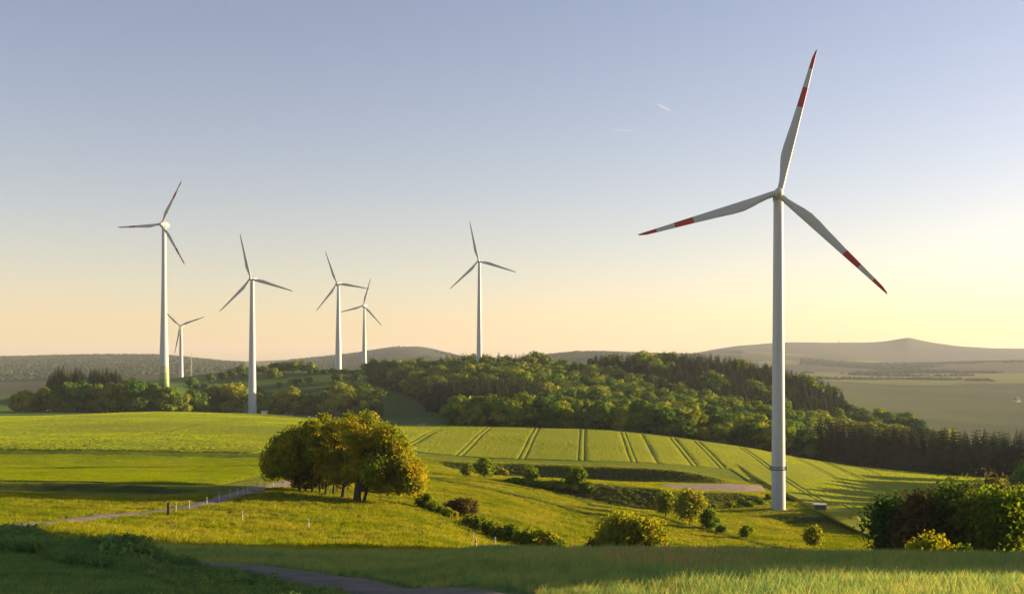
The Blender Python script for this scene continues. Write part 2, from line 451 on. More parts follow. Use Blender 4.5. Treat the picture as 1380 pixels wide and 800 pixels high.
# far land: woods and fields
fw = fbm(XX, YY * .7, 420, 41, 3)
paint((YY > 1500), (.060, .095, .030))
paint((YY > 1500) & (fw > .02), (.030, .045, .022))
paint((YY > 1600) & (PXX < 1000), (.026, .034, .014))
paint((YY > 2600) & (YY < 3300) & (PXX > 1050), (.085, .10, .035))
paint((YY > 3300), (.034, .044, .030))
paint((YY > 3300) & (fw > .12), (.085, .10, .045))
paint((YY > 5200), (.034, .042, .036))
pf = np.floor(fbm(XX + 90 * np.sin(YY / 300), YY * .8, 520, 88, 2) * 5)
for q_, c_ in ((-2, (.030, .046, .020)), (-1, (.042, .060, .024)), (0, (.036, .052, .022)), (1, (.046, .058, .026)), (2, (.030, .05, .02))):
    paint((YY > 1150) & (YY < 2600) & (PXX > 1050) & (pf == q_), c_)
FOREST = [(505, 930), (560, 810), (600, 690), (615, 560), (640, 505), (800, 495), (950, 485), (1090, 483), (1110, 475), (1350, 470), (1800, 480), (1800, 980), (700, 1020), (505, 1000)]
fo = inside(FOREST, PXX, YY)
paint(fo, (.030, .034, .016))

def grid_faces(n, m):
    i = np.arange(n - 1)[:, None]; j = np.arange(m - 1)[None, :]
    return np.stack([i * m + j, (i + 1) * m + j, (i + 1) * m + j + 1, i * m + j + 1], -1).reshape(-1, 4)

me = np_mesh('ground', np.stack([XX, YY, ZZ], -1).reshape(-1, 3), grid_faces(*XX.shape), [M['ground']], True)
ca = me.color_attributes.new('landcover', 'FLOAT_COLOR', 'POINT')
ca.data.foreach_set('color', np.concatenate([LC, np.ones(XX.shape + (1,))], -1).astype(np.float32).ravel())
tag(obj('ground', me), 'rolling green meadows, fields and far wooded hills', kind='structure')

# ------------------------------------------------------------------ standing crops with wheel tracks
def crop_field(name, poly, rowdir, trams, mat, height=.42, wheel=.45, gauge=1.9, label='', extra=()):
    """poly in (px, distance); rows run along rowdir; trams are offsets across the rows"""
    P = np.array([((a - CX) / F * b, b) for a, b in poly])
    rd = np.array(rowdir, float); rd /= np.linalg.norm(rd)
    pe = np.array([rd[1], -rd[0]])
    S, Tt = P @ pe, P @ rd
    smin, smax = S.min() + .2, S.max() - .2
    cuts = []
    for s in trams:
        for c in (s - gauge / 2, s + gauge / 2): cuts.append((c, wheel))
    for c, wdt in extra: cuts.append((c, wdt))
    svals = list(np.arange(smin, smax, 2.2))
    hv = {}
    keep = []
    for s in svals:
        if all(abs(s - c) > wd * .5 + .35 for c, wd in cuts): keep.append((s, 1.0))
    for c, wd in cuts:
        if smin < c - wd and c + wd < smax:
            keep += [(c - wd / 2 - .10, 1.0), (c - wd / 2 + .05, 0.0), (c + wd / 2 - .05, 0.0), (c + wd / 2 + .10, 1.0)]
    keep.sort()
    N = 90
    V, UV = [], []
    for s, h in keep:
        # interval of the line inside the polygon
        ts = []
        for i in range(len(P)):
            s0, s1 = S[i], S[(i + 1) % len(P)]
            if (s0 - s) * (s1 - s) < 0:
                k = (s - s0) / (s1 - s0); ts.append(Tt[i] + k * (Tt[(i + 1) % len(P)] - Tt[i]))
        ts.sort()
        t0, t1 = (ts[0], ts[-1]) if len(ts) >= 2 else (Tt.mean(), Tt.mean() + .1)
        k = np.concatenate([[0, 0.0], np.linspace(0, 1, N)[1:-1], [1.0, 1.0]])
        tt = t0 + (t1 - t0) * k
        tt[0] -= .25; tt[-1] += .25
        x = s * pe[0] + tt * rd[0]; y = s * pe[1] + tt * rd[1]
        hh = np.full(len(tt), height * h + .03); hh[0] = hh[-1] = -.15
        hh = hh * (1 + .25 * fbm(x, y, 3.0, 9, 2)) + .05
        V.append(np.stack([x, y, ground_z(x, y) + hh], -1))
        UV.append(np.stack([np.full(len(tt), s), tt], -1))
    V = np.array(V); UV = np.array(UV)
    n, m = V.shape[:2]
    hk = np.array([h for s, h in keep]); mi_ = np.repeat(((hk[:-1] < .5) & (hk[1:] < .5)).astype(int), m - 1)
    me = np_mesh(name, V.reshape(-1, 3), grid_faces(n, m), [mat, M['soil']], True, mi_)
    uvl = me.uv_layers.new(name='rows')
    li = np.zeros(len(me.loops), dtype=np.int32); me.loops.foreach_get('vertex_index', li)
    uvl.data.foreach_set('uv', UV.reshape(-1, 2)[li].astype(np.float32).ravel())
    o = obj(name, me)
    tag(o, label, kind='structure')
    return o

rd = np.array([.0667, 1.0]); rd /= np.linalg.norm(rd); pe = np.array([rd[1], -rd[0]])
def s_of(px, y): return float(np.dot(((px - CX) / F * y, y), pe))
trs = [s_of(p, 345) for p in (450, 533, 615, 701, 783, 856, 943)] + [s_of(991, 335), s_of(1064, 345), s_of(1110, 400), s_of(1150, 405), s_of(1190, 420)]
CROP1 = [(520, 480), (440, 430), (440, 380), (560, 352), (660, 352), (800, 352), (900, 358), (985, 368), (1012, 330), (1062, 318), (1115, 300), (1150, 262), (1165, 225), (1185, 205), (1330, 205), (1380, 300), (1380, 455), (1200, 462), (1090, 455), (1000, 452), (900, 458), (800, 462), (700, 470), (600, 492)]
crop_field('crop_field', CROP1,
           rd, trs, M['crop'], .12, .34, label='bright green grain field with paired wheel tracks running uphill', extra=((s_of(890, 345), .7),))
CROP2 = [(-90, 249.5), (0, 249.5), (200, 249.5), (345, 251), (430, 300), (470, 400), (470, 560), (340, 690), (200, 640), (0, 560), (-90, 500)]
crop_field('crop_field', CROP2, (-.10, 1.0), [-118, -76], M['crop2'], .07, .4,
           label='green grain field on the rounded hill below the turbine row')
CROP3 = [(-90, 164), (0, 164), (200, 164), (285, 168), (330, 188), (352, 200), (360, 243), (200, 244), (0, 244), (-90, 244)]
crop_field('crop_field', CROP3, (1.0, .10), [190, 212], M['crop2'], .08, .4,
           label='narrow green grain strip between the dark bank and the hill field')

# ------------------------------------------------------------------ tracks and gravel
def ribbon(name, pts, width, mat, lift=.03, label='', crown=.04, dens=2.0):
    P = np.array(pts, float)
    seg = np.r_[0, np.cumsum(np.hypot(*np.diff(P, axis=0).T))]
    tq = np.arange(0, seg[-1], dens)
    x = pchip(seg, P[:, 0], tq); y = pchip(seg, P[:, 1], tq)
    tx, ty = np.gradient(x), np.gradient(y); l = np.hypot(tx, ty)
    nx, ny = ty / l, -tx / l
    V = []
    for k, (o_, h) in enumerate(((-.5, -.10), (-.42, lift), (-.2, lift - .02), (0, lift + crown), (.2, lift - .02), (.42, lift), (.5, -.10))):
        jit = 1 + .14 * fbm(x + 31 * k, y, 5, 60 + k, 2) if abs(o_) > .3 else 1
        ww = width * o_ * jit
        xx, yy = x + nx * ww, y + ny * ww
        V.append(np.stack([xx, yy, ground_z(xx, yy) + h], -1))
    V = np.array(V).transpose(1, 0, 2)
    me = np_mesh(name, V.reshape(-1, 3), grid_faces(V.shape[0], V.shape[1])[:, ::-1], [mat], True)
    o = obj(name, me); tag(o, label, kind='structure')
    return o

def ap(px, py, **k): return at(px, py, **k)[:2]
ribbon('farm_track', [on(20, 76)[:2], on(90, 93)[:2], on(150, 108)[:2], on(230, 127)[:2], on(300, 146)[:2], on(350, 168)[:2], on(400, 195)[:2], on(440, 230)[:2], on(500, 330)[:2], on(540, 430)[:2], on(575, 520)[:2]], 3.4, M['track'], label='pale gravel farm track crossing the meadow towards the hill')
M['lane'] = mat_plain('lane_asphalt', (.058, .056, .046), .9, .4, 1.2, bump=.5)
ribbon('farm_track', [on(-60, 70)[:2], on(60, 62)[:2], on(160, 53)[:2], on(250, 46)[:2], on(340, 40.5)[:2], on(430, 35)[:2], on(505, 29.8)[:2], on(575, 25.2)[:2], on(640, 21.5)[:2], on(700, 18)[:2]], 2.9, M['lane'], .05, label='dark shaded farm lane in the foreground', dens=.7)

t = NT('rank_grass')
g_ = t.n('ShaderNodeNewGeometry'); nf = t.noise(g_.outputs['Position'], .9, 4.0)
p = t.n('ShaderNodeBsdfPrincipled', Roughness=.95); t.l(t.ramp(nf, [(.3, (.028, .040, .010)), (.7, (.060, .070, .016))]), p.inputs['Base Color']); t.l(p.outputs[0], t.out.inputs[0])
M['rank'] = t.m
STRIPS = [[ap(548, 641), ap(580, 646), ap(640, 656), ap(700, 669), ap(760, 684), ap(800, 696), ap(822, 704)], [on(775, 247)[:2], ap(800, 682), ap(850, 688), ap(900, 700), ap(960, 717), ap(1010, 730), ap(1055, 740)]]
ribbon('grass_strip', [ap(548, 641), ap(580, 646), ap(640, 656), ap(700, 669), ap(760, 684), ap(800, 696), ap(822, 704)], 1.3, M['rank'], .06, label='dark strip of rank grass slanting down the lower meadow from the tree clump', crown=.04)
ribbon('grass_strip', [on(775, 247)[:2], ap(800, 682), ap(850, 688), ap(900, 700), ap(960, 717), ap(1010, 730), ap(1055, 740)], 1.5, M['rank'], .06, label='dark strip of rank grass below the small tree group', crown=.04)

def sheet(name, poly, mat, lift, label):
    """small irregular ground sheet, poly in (px, distance)"""
    P = np.array([((a - CX) / F * b, b) for a, b in poly])
    c = P.mean(0); rings = 8
    q = np.linspace(0, len(P), 72, endpoint=False)
    k = q.astype(int); fr = (q - k)[:, None]
    B = P[k] * (1 - fr) + P[(k + 1) % len(P)] * fr
    B = c + (B - c) * (1 + .12 * fbm(B[:, 0], B[:, 1], 4, 77, 2))[:, None]
    V = []
    for r in range(rings + 1):
        s = r / rings
        XY = c + (B - c) * s
        V.append(np.c_[XY, ground_z(XY[:, 0], XY[:, 1]) + (lift if r < rings else -.05)])
    V = np.array(V); n, m = V.shape[:2]
    f = [[r * m + j, (r + 1) * m + j, (r + 1) * m + (j + 1) % m, r * m + (j + 1) % m] for r in range(n - 1) for j in range(m)]
    o = obj(name, np_mesh(name, V.reshape(-1, 3), np.array(f)[:, ::-1], [mat], True))
    tag(o, label, kind='structure')
GPAD = [(888, 304), (930, 318), (985, 325), (1030, 320), (1034, 304), (1000, 290), (950, 286), (905, 292)]
sheet('gravel_pad', GPAD, M['gravel'], .06, 'reddish gravel crane pad below the grain field')

# ------------------------------------------------------------------ wind turbines
def blade_mesh(name, Rr, bands):
    st = [(.025, .043, 1.0), (.08, .043, .95), (.14, .052, .62), (.20, .065, .42), (.26, .073, .32), (.33, .070, .26), (.45, .058, .21), (.60, .046, .18)]
    cuts = [.60, .735, .865]
    st += [(.735, .037, .17), (.865, .028, .16), (.94, .022, .15), (.985, .012, .15), (1.0, .002, .15)]
    V = []; n = 12
    for r, ch, th in st:
        c = ch * Rr
        lead = .026 * Rr * (1 - .55 * r)
        tw = R(16) * (1 - r)**2
        for k in range(n):
            a = 2 * pi * k / n
            x = lead - c * (.5 - .5 * cos(a)); yv = .5 * c * th * sin(a) * (.7 + .3 * cos(a))
            if th > .9: x = lead - c * .5 + c * .5 * cos(a); yv = c * .5 * sin(a)
            xc = lead - c * .3
            dx = x - xc
            V.append((xc + dx * cos(tw) - yv * sin(tw), dx * sin(tw) + yv * cos(tw) - .012 * Rr * r * r, r * Rr))
    m = len(st); f = []; mi = []
    for i in range(m - 1):
        rm = (st[i][0] + st[i + 1][0]) / 2
        for k in range(n):
            f.append((i * n + k, i * n + (k + 1) % n, (i + 1) * n + (k + 1) % n, (i + 1) * n + k))
            mi.append(1 if bands and (.60 < rm < .735 or rm > .865) else 0)
    return np_mesh(name, V, f, [M['white'], M['red']], True, mi)

def revolve(prof, n=32, axis='z'):
    a = np.linspace(0, 2 * pi, n, endpoint=False)
    V = np.array([[(r * cos(t_), r * sin(t_), z) for t_ in a] for r, z in prof])
    if axis == '-y': V = np.stack([V[..., 0], -V[..., 2], V[..., 1]], -1)
    m = len(prof)
    f = [(i * n + j, i * n + (j + 1) % n, (i + 1) * n + (j + 1) % n, (i + 1) * n + j) for i in range(m - 1) for j in range(n)]
    return V.reshape(-1, 3), np.array(f)

def turbine(px, dist, base_py, hub_py, Rr, phase, label, bands=False, foot=False, base_w=3.4, top_w=2.2, yaw=-12.0, collar=False, eggnac=False):
    x = (px - CX) / F * dist
    gz = float(ground_z(x, dist))
    z0 = EYE - (base_py - HZ) * dist / F
    z0 = min(z0, gz + .05)
    H = EYE + (HZ - hub_py) * dist / F - z0
    root = empty('wind_turbine', (x, dist, z0), R(yaw))
    tag(root, label, 'wind turbine', 'wind turbines on the hills')
    k = np.linspace(0, 1, 14)
    if foot:
        rr = base_w / 2 + (top_w / 2 - base_w / 2) * (1 - (1 - k)**2.2)
    else:
        rr = base_w / 2 + (top_w / 2 - base_w / 2) * k
    top = H - 1.25 * Rr / 33
    V, q = revolve([(r, z) for r, z in zip(rr, -1.0 + k * (top + 1.0))], 40)
    obj('tower', np_mesh('tower', V, q, [M['greenfoot' if foot else 'white']], True), root)
    s = Rr / 33.0
    # flange rings between tower sections
    if dist < 400:
        for fz in (.36, .68):
            r = base_w / 2 + (top_w / 2 - base_w / 2) * fz
            V, q = revolve([(r - .02, fz * top - .07), (r + .035, fz * top - .05), (r + .035, fz * top + .05), (r - .02, fz * top + .07)], 40)
            obj('flange', np_mesh('flange', V, q, [M['white']], True), root)
        V, q = revolve([(base_w / 2 + .02, .02), (base_w / 2 + .45, .02), (base_w / 2 + .5, -.05), (base_w / 2 + .5, -1.0)], 40)
        obj('foundation', np_mesh('foundation', V, q, [M['concrete']], True), root)
    if collar:
        zc = (685 - 629) * dist / F
        r = base_w / 2 - .07
        V, q = revolve([(r, zc - .45), (r + .10, zc - .45), (r + .10, zc - .18), (r, zc - .18)], 40)
        c = obj('collar', np_mesh('collar', V, q, [M['dark']], False), root)
        V, q = revolve([(r, zc + .12), (r + .08, zc + .12), (r + .08, zc + .32), (r, zc + .32)], 40)
        obj('upper_band', np_mesh('upper_band', V, q, [M['dark']], False), c)
        for ang in (R(-8), R(188), R(90), R(270)):
            bm = bmesh.new(); box_bm(bm, -.18, .18, -.22, .22, -.5, .55, .05)
            l = obj('obstruction_light', bm_mesh('obstruction_light', bm, [M['steel']]), c, ((r + .3) * cos(ang), (r + .3) * sin(ang), zc), (0, 0, ang))
    # nacelle: lofted body behind the hub, local -Y is the wind side
    if eggnac:
        prof = [(.05, -6.2), (.9, -6.0), (1.7, -4.6), (2.3, -2.6), (2.5, -.6), (2.35, 1.2), (2.1, 1.7)]
        V, q = revolve([(r * s, z * s) for r, z in prof], 24, '-y')
        V[:, 2] += H
        obj('nacelle', np_mesh('nacelle', V, q, [M['white']], True), root)
    else:
        bm = bmesh.new(); box_bm(bm, -1.15 * s, 1.15 * s, -1.6 * s, 6.0 * s, H - 1.35 * s, H + 1.25 * s, .55 * s)
        nac = obj('nacelle', bm_mesh('nacelle', bm, [M['white']], True), root)
        bm = bmesh.new()
        box_bm(bm, .55 * s, .62 * s, 4.2 * s, 4.27 * s, H + 1.2 * s, H + 2.3 * s); box_bm(bm, .25 * s, .95 * s, 4.2 * s, 4.26 * s, H + 2.0 * s, H + 2.06 * s)
        obj('wind_vane', bm_mesh('wind_vane', bm, [M['steel']]), nac)
    yh = -2.6 * s if not eggnac else -3.4 * s
    prof = [(1.05, .9), (1.12, .2), (1.08, -.6), (.9, -1.3), (.55, -1.75), (.05, -1.95)]
    if eggnac: prof = [(2.0, 1.5), (1.8, .4), (1.5, -.8), (1.0, -1.8), (.5, -2.3), (.05, -2.4)]
    V, q = revolve([(r * s, -z * s) for r, z in prof], 24, '-y')
    hub = obj('hub', np_mesh('hub', V, q[:, ::-1], [M['white']], True), root, (0, yh, H))
    bme = blade_mesh('blade', Rr, bands)
    for i in range(3):
        obj('blade', bme, root, (0, yh, H), (R(-3.0) if False else 0, R(phase + 120 * i), 0))
    return root

turbine(1049, 263, 686, 262.5, 34.1, 14.2, 'nearest and largest white wind turbine with red banded blades on the right', True, base_w=3.35, top_w=2.25, collar=True)
turbine(221, 786, 519, 303, 34.0, 27.5, 'tall wind turbine with green foot and red banded blades at far left', True, True, base_w=8.0, top_w=3.0, eggnac=True)
turbine(244, 1300, 513, 439, 33.0, 71.7, 'small distant wind turbine just right of the green footed tower', True, base_w=5.6, top_w=3.0)
turbine(340, 700, 559, 376, 29.5, -14.2, 'white wind turbine standing on the crest of the left grain field', base_w=5.4, top_w=2.6)
turbine(456, 1053, 499, 382.5, 33.0, -20.8, 'left and larger of the two overlapping wind turbines behind the dark hedge', base_w=6.6, top_w=2.4, eggnac=True)
turbine(491, 1280, 498, 412, 32.5, 15.8, 'right and smaller of the two overlapping wind turbines behind the dark hedge', base_w=6.2, top_w=2.2, eggnac=True)
turbine(646, 905, 500, 352, 33.0, -13.0, 'slim wind turbine rising from the dark spruces on the wooded ridge', base_w=5.2, top_w=2.2)

# slim lattice masts
def mast(px, dist, base_py, top_py, w0, w1, label, bays=12, wire=.12):
    x, y, z0 = on(px, dist)
    H = EYE + (HZ - top_py) * dist / F - z0
    root = empty('lattice_mast', (x, y, z0)); tag(root, label, 'mast')
    def leg(a, h): 
        w = w0 + (w1 - w0) * h / H
        return np.array([w * cos(a), w * sin(a), h])
    an = [pi / 2 + 2 * pi * i / 3 for i in range(3)]
    for a in an:
        V, q = tube([leg(a, -.5), leg(a, H * .5), leg(a, H)], [wire] * 3, 5)
        obj('leg', np_mesh('leg', V, q, [M['steel']]), root)
    parts = []
    for b in range(bays):
        h0, h1 = H * b / bays, H * (b + 1) / bays
        for i in range(3):
            parts.append(tube([leg(an[i], h0), leg(an[(i + 1) % 3], h1)], [wire * .6] * 2, 4))
    V, q = join(parts)
    br = obj('bracing', np_mesh('bracing', V, q, [M['steel']]), root); br['kind'] = 'stuff'
    V, q = tube([(0, 0, H - .5), (0, 0, H + 4)], [wire, wire * .5], 5)
    obj('antenna', np_mesh('antenna', V, q, [M['steel']]), root)
mast(258, 1500, 511, 476, 1.0, .5, 'thin lattice mast right of the small distant turbine')
mast(1130, 7450, 462, 458, 4.0, 2.0, 'tiny radio mast on the far hazy ridge', 8, .9)

# ------------------------------------------------------------------ trees
def leaf_quads(C, Nn, size, rg, aspect=.62, jit=.4):
    """one quad leaf (clump) at each centre, roughly facing Nn"""
    n = len(C)
    Nn = Nn + rg.normal(0, jit, (n, 3)); Nn /= np.linalg.norm(Nn, axis=1)[:, None] + 1e-9
    A = np.cross(Nn, rg.normal(0, 1, (n, 3))); A /= np.linalg.norm(A, axis=1)[:, None] + 1e-9
    B = np.cross(Nn, A)
    s = size * (.6 + .8 * rg.random(n))[:, None]
    V = np.stack([C + A * s, C + B * s * aspect, C - A * s, C - B * s * aspect], 1).reshape(-1, 3)
    return V, np.arange(4 * n).reshape(n, 4)

def lobes_in(rg, n, cen, rad, lr, zpow=1.0):
    out = []
    while len(out) < n:
        p_ = rg.uniform(-1, 1, 3)
        d_ = np.linalg.norm(p_)
        if .30 < d_ < .92: out.append(cen + p_ * rad)
    return np.array(out), rg.uniform(lr[0], lr[1], n)

def crown_leaves(rg, L, LR, count, size, fill=.25, jit=.4, rag=.12):
    """leaves on the outer skin of overlapping lobes, some inside"""
    n = len(L)
    wgt = LR**2; idx = rg.choice(n, count * 2, p=wgt / wgt.sum())
    dirs = rg.normal(0, 1, (count * 2, 3)); dirs[:, 2] = dirs[:, 2] + .25
    dirs /= np.linalg.norm(dirs, axis=1)[:, None]
    rad = LR[idx] * np.where(rg.random(count * 2) < fill, rg.uniform(.3, .9, count * 2), rg.uniform(.86, 1.0, count * 2) + rag * rg.random(count * 2)**2 * 1.6)
    Cc = L[idx] + dirs * rad[:, None] * np.array([1, 1, .85])
    D = np.linalg.norm(Cc[:, None, :] - L[None], axis=2) / LR[None]
    D[np.arange(len(idx)), idx] = 9
    ok = D.min(1) > .62
    Cc, dirs = Cc[ok][:count], dirs[ok][:count]
    return leaf_quads(Cc, dirs, size, rg, jit=jit)

def cube_sphere():
    P_, Q_ = [], []
    for ax in range(3):
        for sg in (-1, 1):
            o_ = len(P_)
            for a in (-1, 0, 1):
                for b in (-1, 0, 1):
                    v_ = [0, 0, 0]; v_[ax] = sg; v_[(ax + 1) % 3] = a * sg; v_[(ax + 2) % 3] = b
                    v_ = np.array(v_, float); P_.append(v_ / np.linalg.norm(v_))
            for i in range(2):
                for j in range(2):
                    Q_.append((o_ + i * 3 + j, o_ + (i + 1) * 3 + j, o_ + (i + 1) * 3 + j + 1, o_ + i * 3 + j + 1))
    return np.array(P_), np.array(Q_)
CSV, CSQ = cube_sphere()
def cores(rg, L, LR, k=.84):
    out = []
    for c, r in zip(L, LR):
        out.append((c + CSV * r * k * np.array([1, 1, .85]) * (1 + .10 * np.sin(CSV[:, [0]] * 5 + CSV[:, [2]] * 7 + rg.uniform(0, 6))), CSQ))
    return out

def broadleaf(seed, H, rad, count, size, n_lobes, trunk_r, low=.18, mat='leaf_wood', shape=1.0):
    rg = np.random.default_rng(seed)
    cz = H * (low + (1 - low) * .5)
    L, LR = lobes_in(rg, n_lobes, np.array([0, 0, cz]), np.array([rad * .72, rad * .72, H * (1 - low) * .42]), (rad * .30, rad * .46))
    L[:, :2] *= (1.12 - .45 * np.clip((L[:, 2:3] - cz) / (H * .5), -.3, 1) * shape)
    V, q = join([crown_leaves(rg, L, LR, count, size, .06, .3, .2)] + cores(rg, L, LR))
    crown = np_mesh('crown', V, q, [M[mat]])
    top = H * .72
    P = [(0, 0, -.6)] + [(rg.normal(0, .025 * rad), rg.normal(0, .025 * rad), top * k) for k in (.15, .35, .6, .85, 1)]
    parts = [tube(P, trunk_r * np.array([1.35, 1, .85, .62, .4, .15]), 8)]
    for i in rg.choice(n_lobes, min(n_lobes, 6), replace=False):
        z0 = H * rg.uniform(.2, .45)
        a = np.array([0, 0, z0]); b = L[i]
        mid = (a + b) / 2 + np.array([0, 0, -.05 * H]) + rg.normal(0, .1, 3)
        parts.append(tube([a, mid, b], trunk_r * np.array([.5, .33, .12]), 6))
    V, q = join(parts)
    return {'crown': crown, 'trunk': np_mesh('trunk', V, q, [M['bark']], True), 'H': H, 'rad': rad}

def spruce(seed, H, rad, layers=20, mat='needle'):
    rg = np.random.default_rng(seed)
    Vs, Q, k = [], [], 0
    for i in range(layers):
        f = i / (layers - 1)
        z = H * (.04 + .94 * f)
        r = rad * (1 - f)**.82 * rg.uniform(.82, 1.15) + .12
        n = max(5, int(13 * (1 - f) + 4))
        a0 = rg.uniform(0, 6.28)
        for j in range(n):
            a = a0 + 2 * pi * j / n + rg.normal(0, .12)
            rr = r * rg.uniform(.7, 1.15)
            w_ = rr * rg.uniform(.30, .5) + .12
            dz = -rr * rg.uniform(.25, .6)
            e = np.array([cos(a), sin(a), 0]); s_ = np.array([-sin(a), cos(a), 0])
            p0 = np.array([0, 0, z]) + e * r * .08
            p1 = np.array([0, 0, z + dz * .45]) + e * rr * .55
            p2 = np.array([0, 0, z + dz * rg.uniform(.75, 1.0)]) + e * rr
            Vs += [p0 + s_ * .05, p1 + s_ * w_ + (0, 0, -.25 * w_), p2, p1 - s_ * w_ + (0, 0, -.25 * w_)]
            Q.append((k, k + 1, k + 2, k + 3)); k += 4
            # hanging spray
            q0 = p1; q1 = p2 + np.array([0, 0, -.10 * rr - .3])
            Vs += [q0, p2, q1, q0 + np.array([0, 0, -.22 * rr - .35])]
            Q.append((k, k + 1, k + 2, k + 3)); k += 4
    crown = np_mesh('crown', np.array(Vs), np.array(Q), [M[mat]])
    V, q = tube([(0, 0, -.6), (0, 0, H * .3), (0, 0, H * .7), (0, 0, H)], [H * .013, H * .010, H * .005, .02], 7)
    return {'crown': crown, 'trunk': np_mesh('trunk', V, q, [M['bark']], True), 'H': H, 'rad': rad}

WOOD = [broadleaf(100 + i, 15, 6.2 + .6 * (i % 3), 1150, .66, 15 + i, .30, .16, 'leaf_wood', .7 + .2 * (i % 2)) for i in range(6)]
ROW = [broadleaf(200 + i, 13, 5.8 + .6 * (i % 3), 1700, .55, 20 + i, .26, -.04, 'leaf_row', .5) for i in range(5)]
SPR = [spruce(300 + i, 22, 4.6 + .4 * (i % 3), 26 + i) for i in range(4)]
PINE = [spruce(330 + i, 16, 3.0 + .4 * i, 14, 'needle') for i in range(2)]

def plant(proto, name, loc, scale, rz, label, cat='tree', group=None, lean=0.0):
    """a tree: Empty at the foot, with its own trunk and crown"""
    r = empty(name, (loc[0], loc[1], loc[2]), rz, scale if isinstance(scale, tuple) else (scale,) * 3)
    if lean: r.rotation_euler = (lean, 0, rz)
    tag(r, label, cat, group)
    for part in ('trunk', 'crown'):
        if proto.get(part): obj(part, proto[part], r)
    return r

TENS = ['', 'ten', 'twenty', 'thirty', 'forty', 'fifty', 'sixty', 'seventy']
def ordinal(n):
    o1 = ['', 'first', 'second', 'third', 'fourth', 'fifth', 'sixth', 'seventh', 'eighth', 'ninth', 'tenth', 'eleventh', 'twelfth', 'thirteenth', 'fourteenth', 'fifteenth', 'sixteenth', 'seventeenth', 'eighteenth', 'nineteenth']
    if n < 20: return o1[n]
    t_, u_ = divmod(n, 10)
    return (TENS[t_][:-1] + 'ieth') if u_ == 0 else TENS[t_] + '-' + o1[u_]
HORIZ = np.full(2200, 2000.0)           # lowest row already covered, per pixel column (0..2199 <-> px -300..1899)
def shown(px, y, ztop, rad, commit=True):
    top = HZ - (ztop - EYE) * F / y
    w_ = max(1, int(rad * F / y * .8))
    a = int(px + 300)
    if a - w_ < 0 or a + w_ >= 2200: return 0
    seg = HORIZ[a - w_:a + w_ + 1]
    vis = float(np.clip(seg - top, 0, None).mean())
    if commit:
        k = np.linspace(-1, 1, len(seg))
        HORIZ[a - w_:a + w_ + 1] = np.minimum(seg, top + (np.abs(k)**2) * rad * F / y * .9 + 1)
    return vis

# woodland stands: polygon (px, distance), share of conifers, spacing, height range
STANDS = [
 ([(605, 500), (640, 492), (800, 486), (950, 480), (1092, 478), (1096, 502), (950, 506), (800, 512), (640, 524), (600, 535)], 0.0, 9.0, (8.5, 15.5)),
 ([(578, 745), (606, 690), (640, 620), (735, 590), (745, 650), (715, 720), (640, 745)], 1.0, 6.0, (17, 22)),
 ([(500, 960), (520, 880), (555, 820), (580, 748), (640, 748), (715, 722), (735, 770), (700, 870), (600, 920)], .08, 9.4, (13, 21)),
 ([(605, 880), (725, 880), (740, 960), (600, 960)], .9, 6.5, (14, 23)),
 ([(640, 530), (720, 525), (720, 590), (640, 615), (622, 640), (618, 560)], .2, 8.0, (11, 15)),
 ([(720, 525), (1090, 515), (1090, 600), (740, 640), (720, 570)], .45, 8.0, (12, 18)),
 ([(740, 640), (1000, 605), (1040, 690), (960, 720), (880, 790), (800, 880), (700, 880), (705, 760)], .15, 9.4, (12, 19)),
 ([(800, 880), (880, 790), (960, 720), (1040, 690), (1100, 740), (1140, 800), (1130, 900), (1000, 960), (800, 960)], .97, 6.4, (16, 22)),
 ([(1000, 605), (1090, 600), (1240, 640), (1290, 720), (1230, 800), (1140, 800), (1100, 740), (1040, 700)], .10, 9.6, (11, 19)),
 ([(1098, 525), (1130, 560), (1240, 600), (1240, 640), (1090, 600)], .1, 8.0, (11, 15)),
 ([(1105, 486), (1350, 472), (1500, 478), (1500, 560), (1240, 600), (1130, 560), (1100, 520)], 1.0, 5.2, (19, 22)),
 ([(1240, 600), (1500, 560), (1560, 700), (1500, 830), (1230, 800), (1290, 720)], .15, 8.8, (12, 17)),
]
cand = []
for poly, con, sp_, hr in STANDS:
    P = np.array([((a - CX) / F * b, b) for a, b in poly])
    x0, y0 = P.min(0); x1, y1 = P.max(0)
    gx = np.arange(x0, x1, sp_); gy = np.arange(y0, y1, sp_)
    X, Y = np.meshgrid(gx, gy)
    X = X + rng.uniform(-.42, .42, X.shape) * sp_; Y = Y + rng.uniform(-.42, .42, Y.shape) * sp_
    PXm = CX + F * X / Y
    ok = inside(poly, PXm, Y)
    for x, y in zip(X[ok], Y[ok]):
        c = rng.random() < con
        cand.append((y, x, c, rng.uniform(*hr), sp_))
cand.sort()
# rows nearer than the woods cover nothing of them, the ground itself does
indiv = {True: 0, False: 0}
REST = {True: [], False: []}
picked = []
gl_rows = None
for y, x, con, h, sp_ in cand:
    px = CX + F * x / y
    z = float(ground_z(x, y))
    rad = h * .15 if con else max(h * .34, sp_ * .55)
    # hidden by the ground?
    ys = np.linspace(y * .45, y * .98, 24)
    xs = x * ys / y
    rmin = (HZ - (ground_z(xs, ys) - EYE) * F / ys).min()
    top = HZ - (z + h - EYE) * F / y
    if top > rmin: continue
    v = shown(px, y, z + h, rad)
    if px < -20 or px > 1400:
        if px > 1400 and px < 1520: REST[con].append((x, y, z, h))   # keep the wood going past the frame
        continue
    if v < .6: continue
    picked.append((v, x, y, z, h, con, px))
picked.sort(key=lambda a: -a[0])
GRP = {'wood': 'trees of the hillside woods', 'edge': 'trees along the far field edge', 'wall': 'spruces of the dense right hand stand', 'ridge': 'spruces round the ridge turbine'}
chosen = []
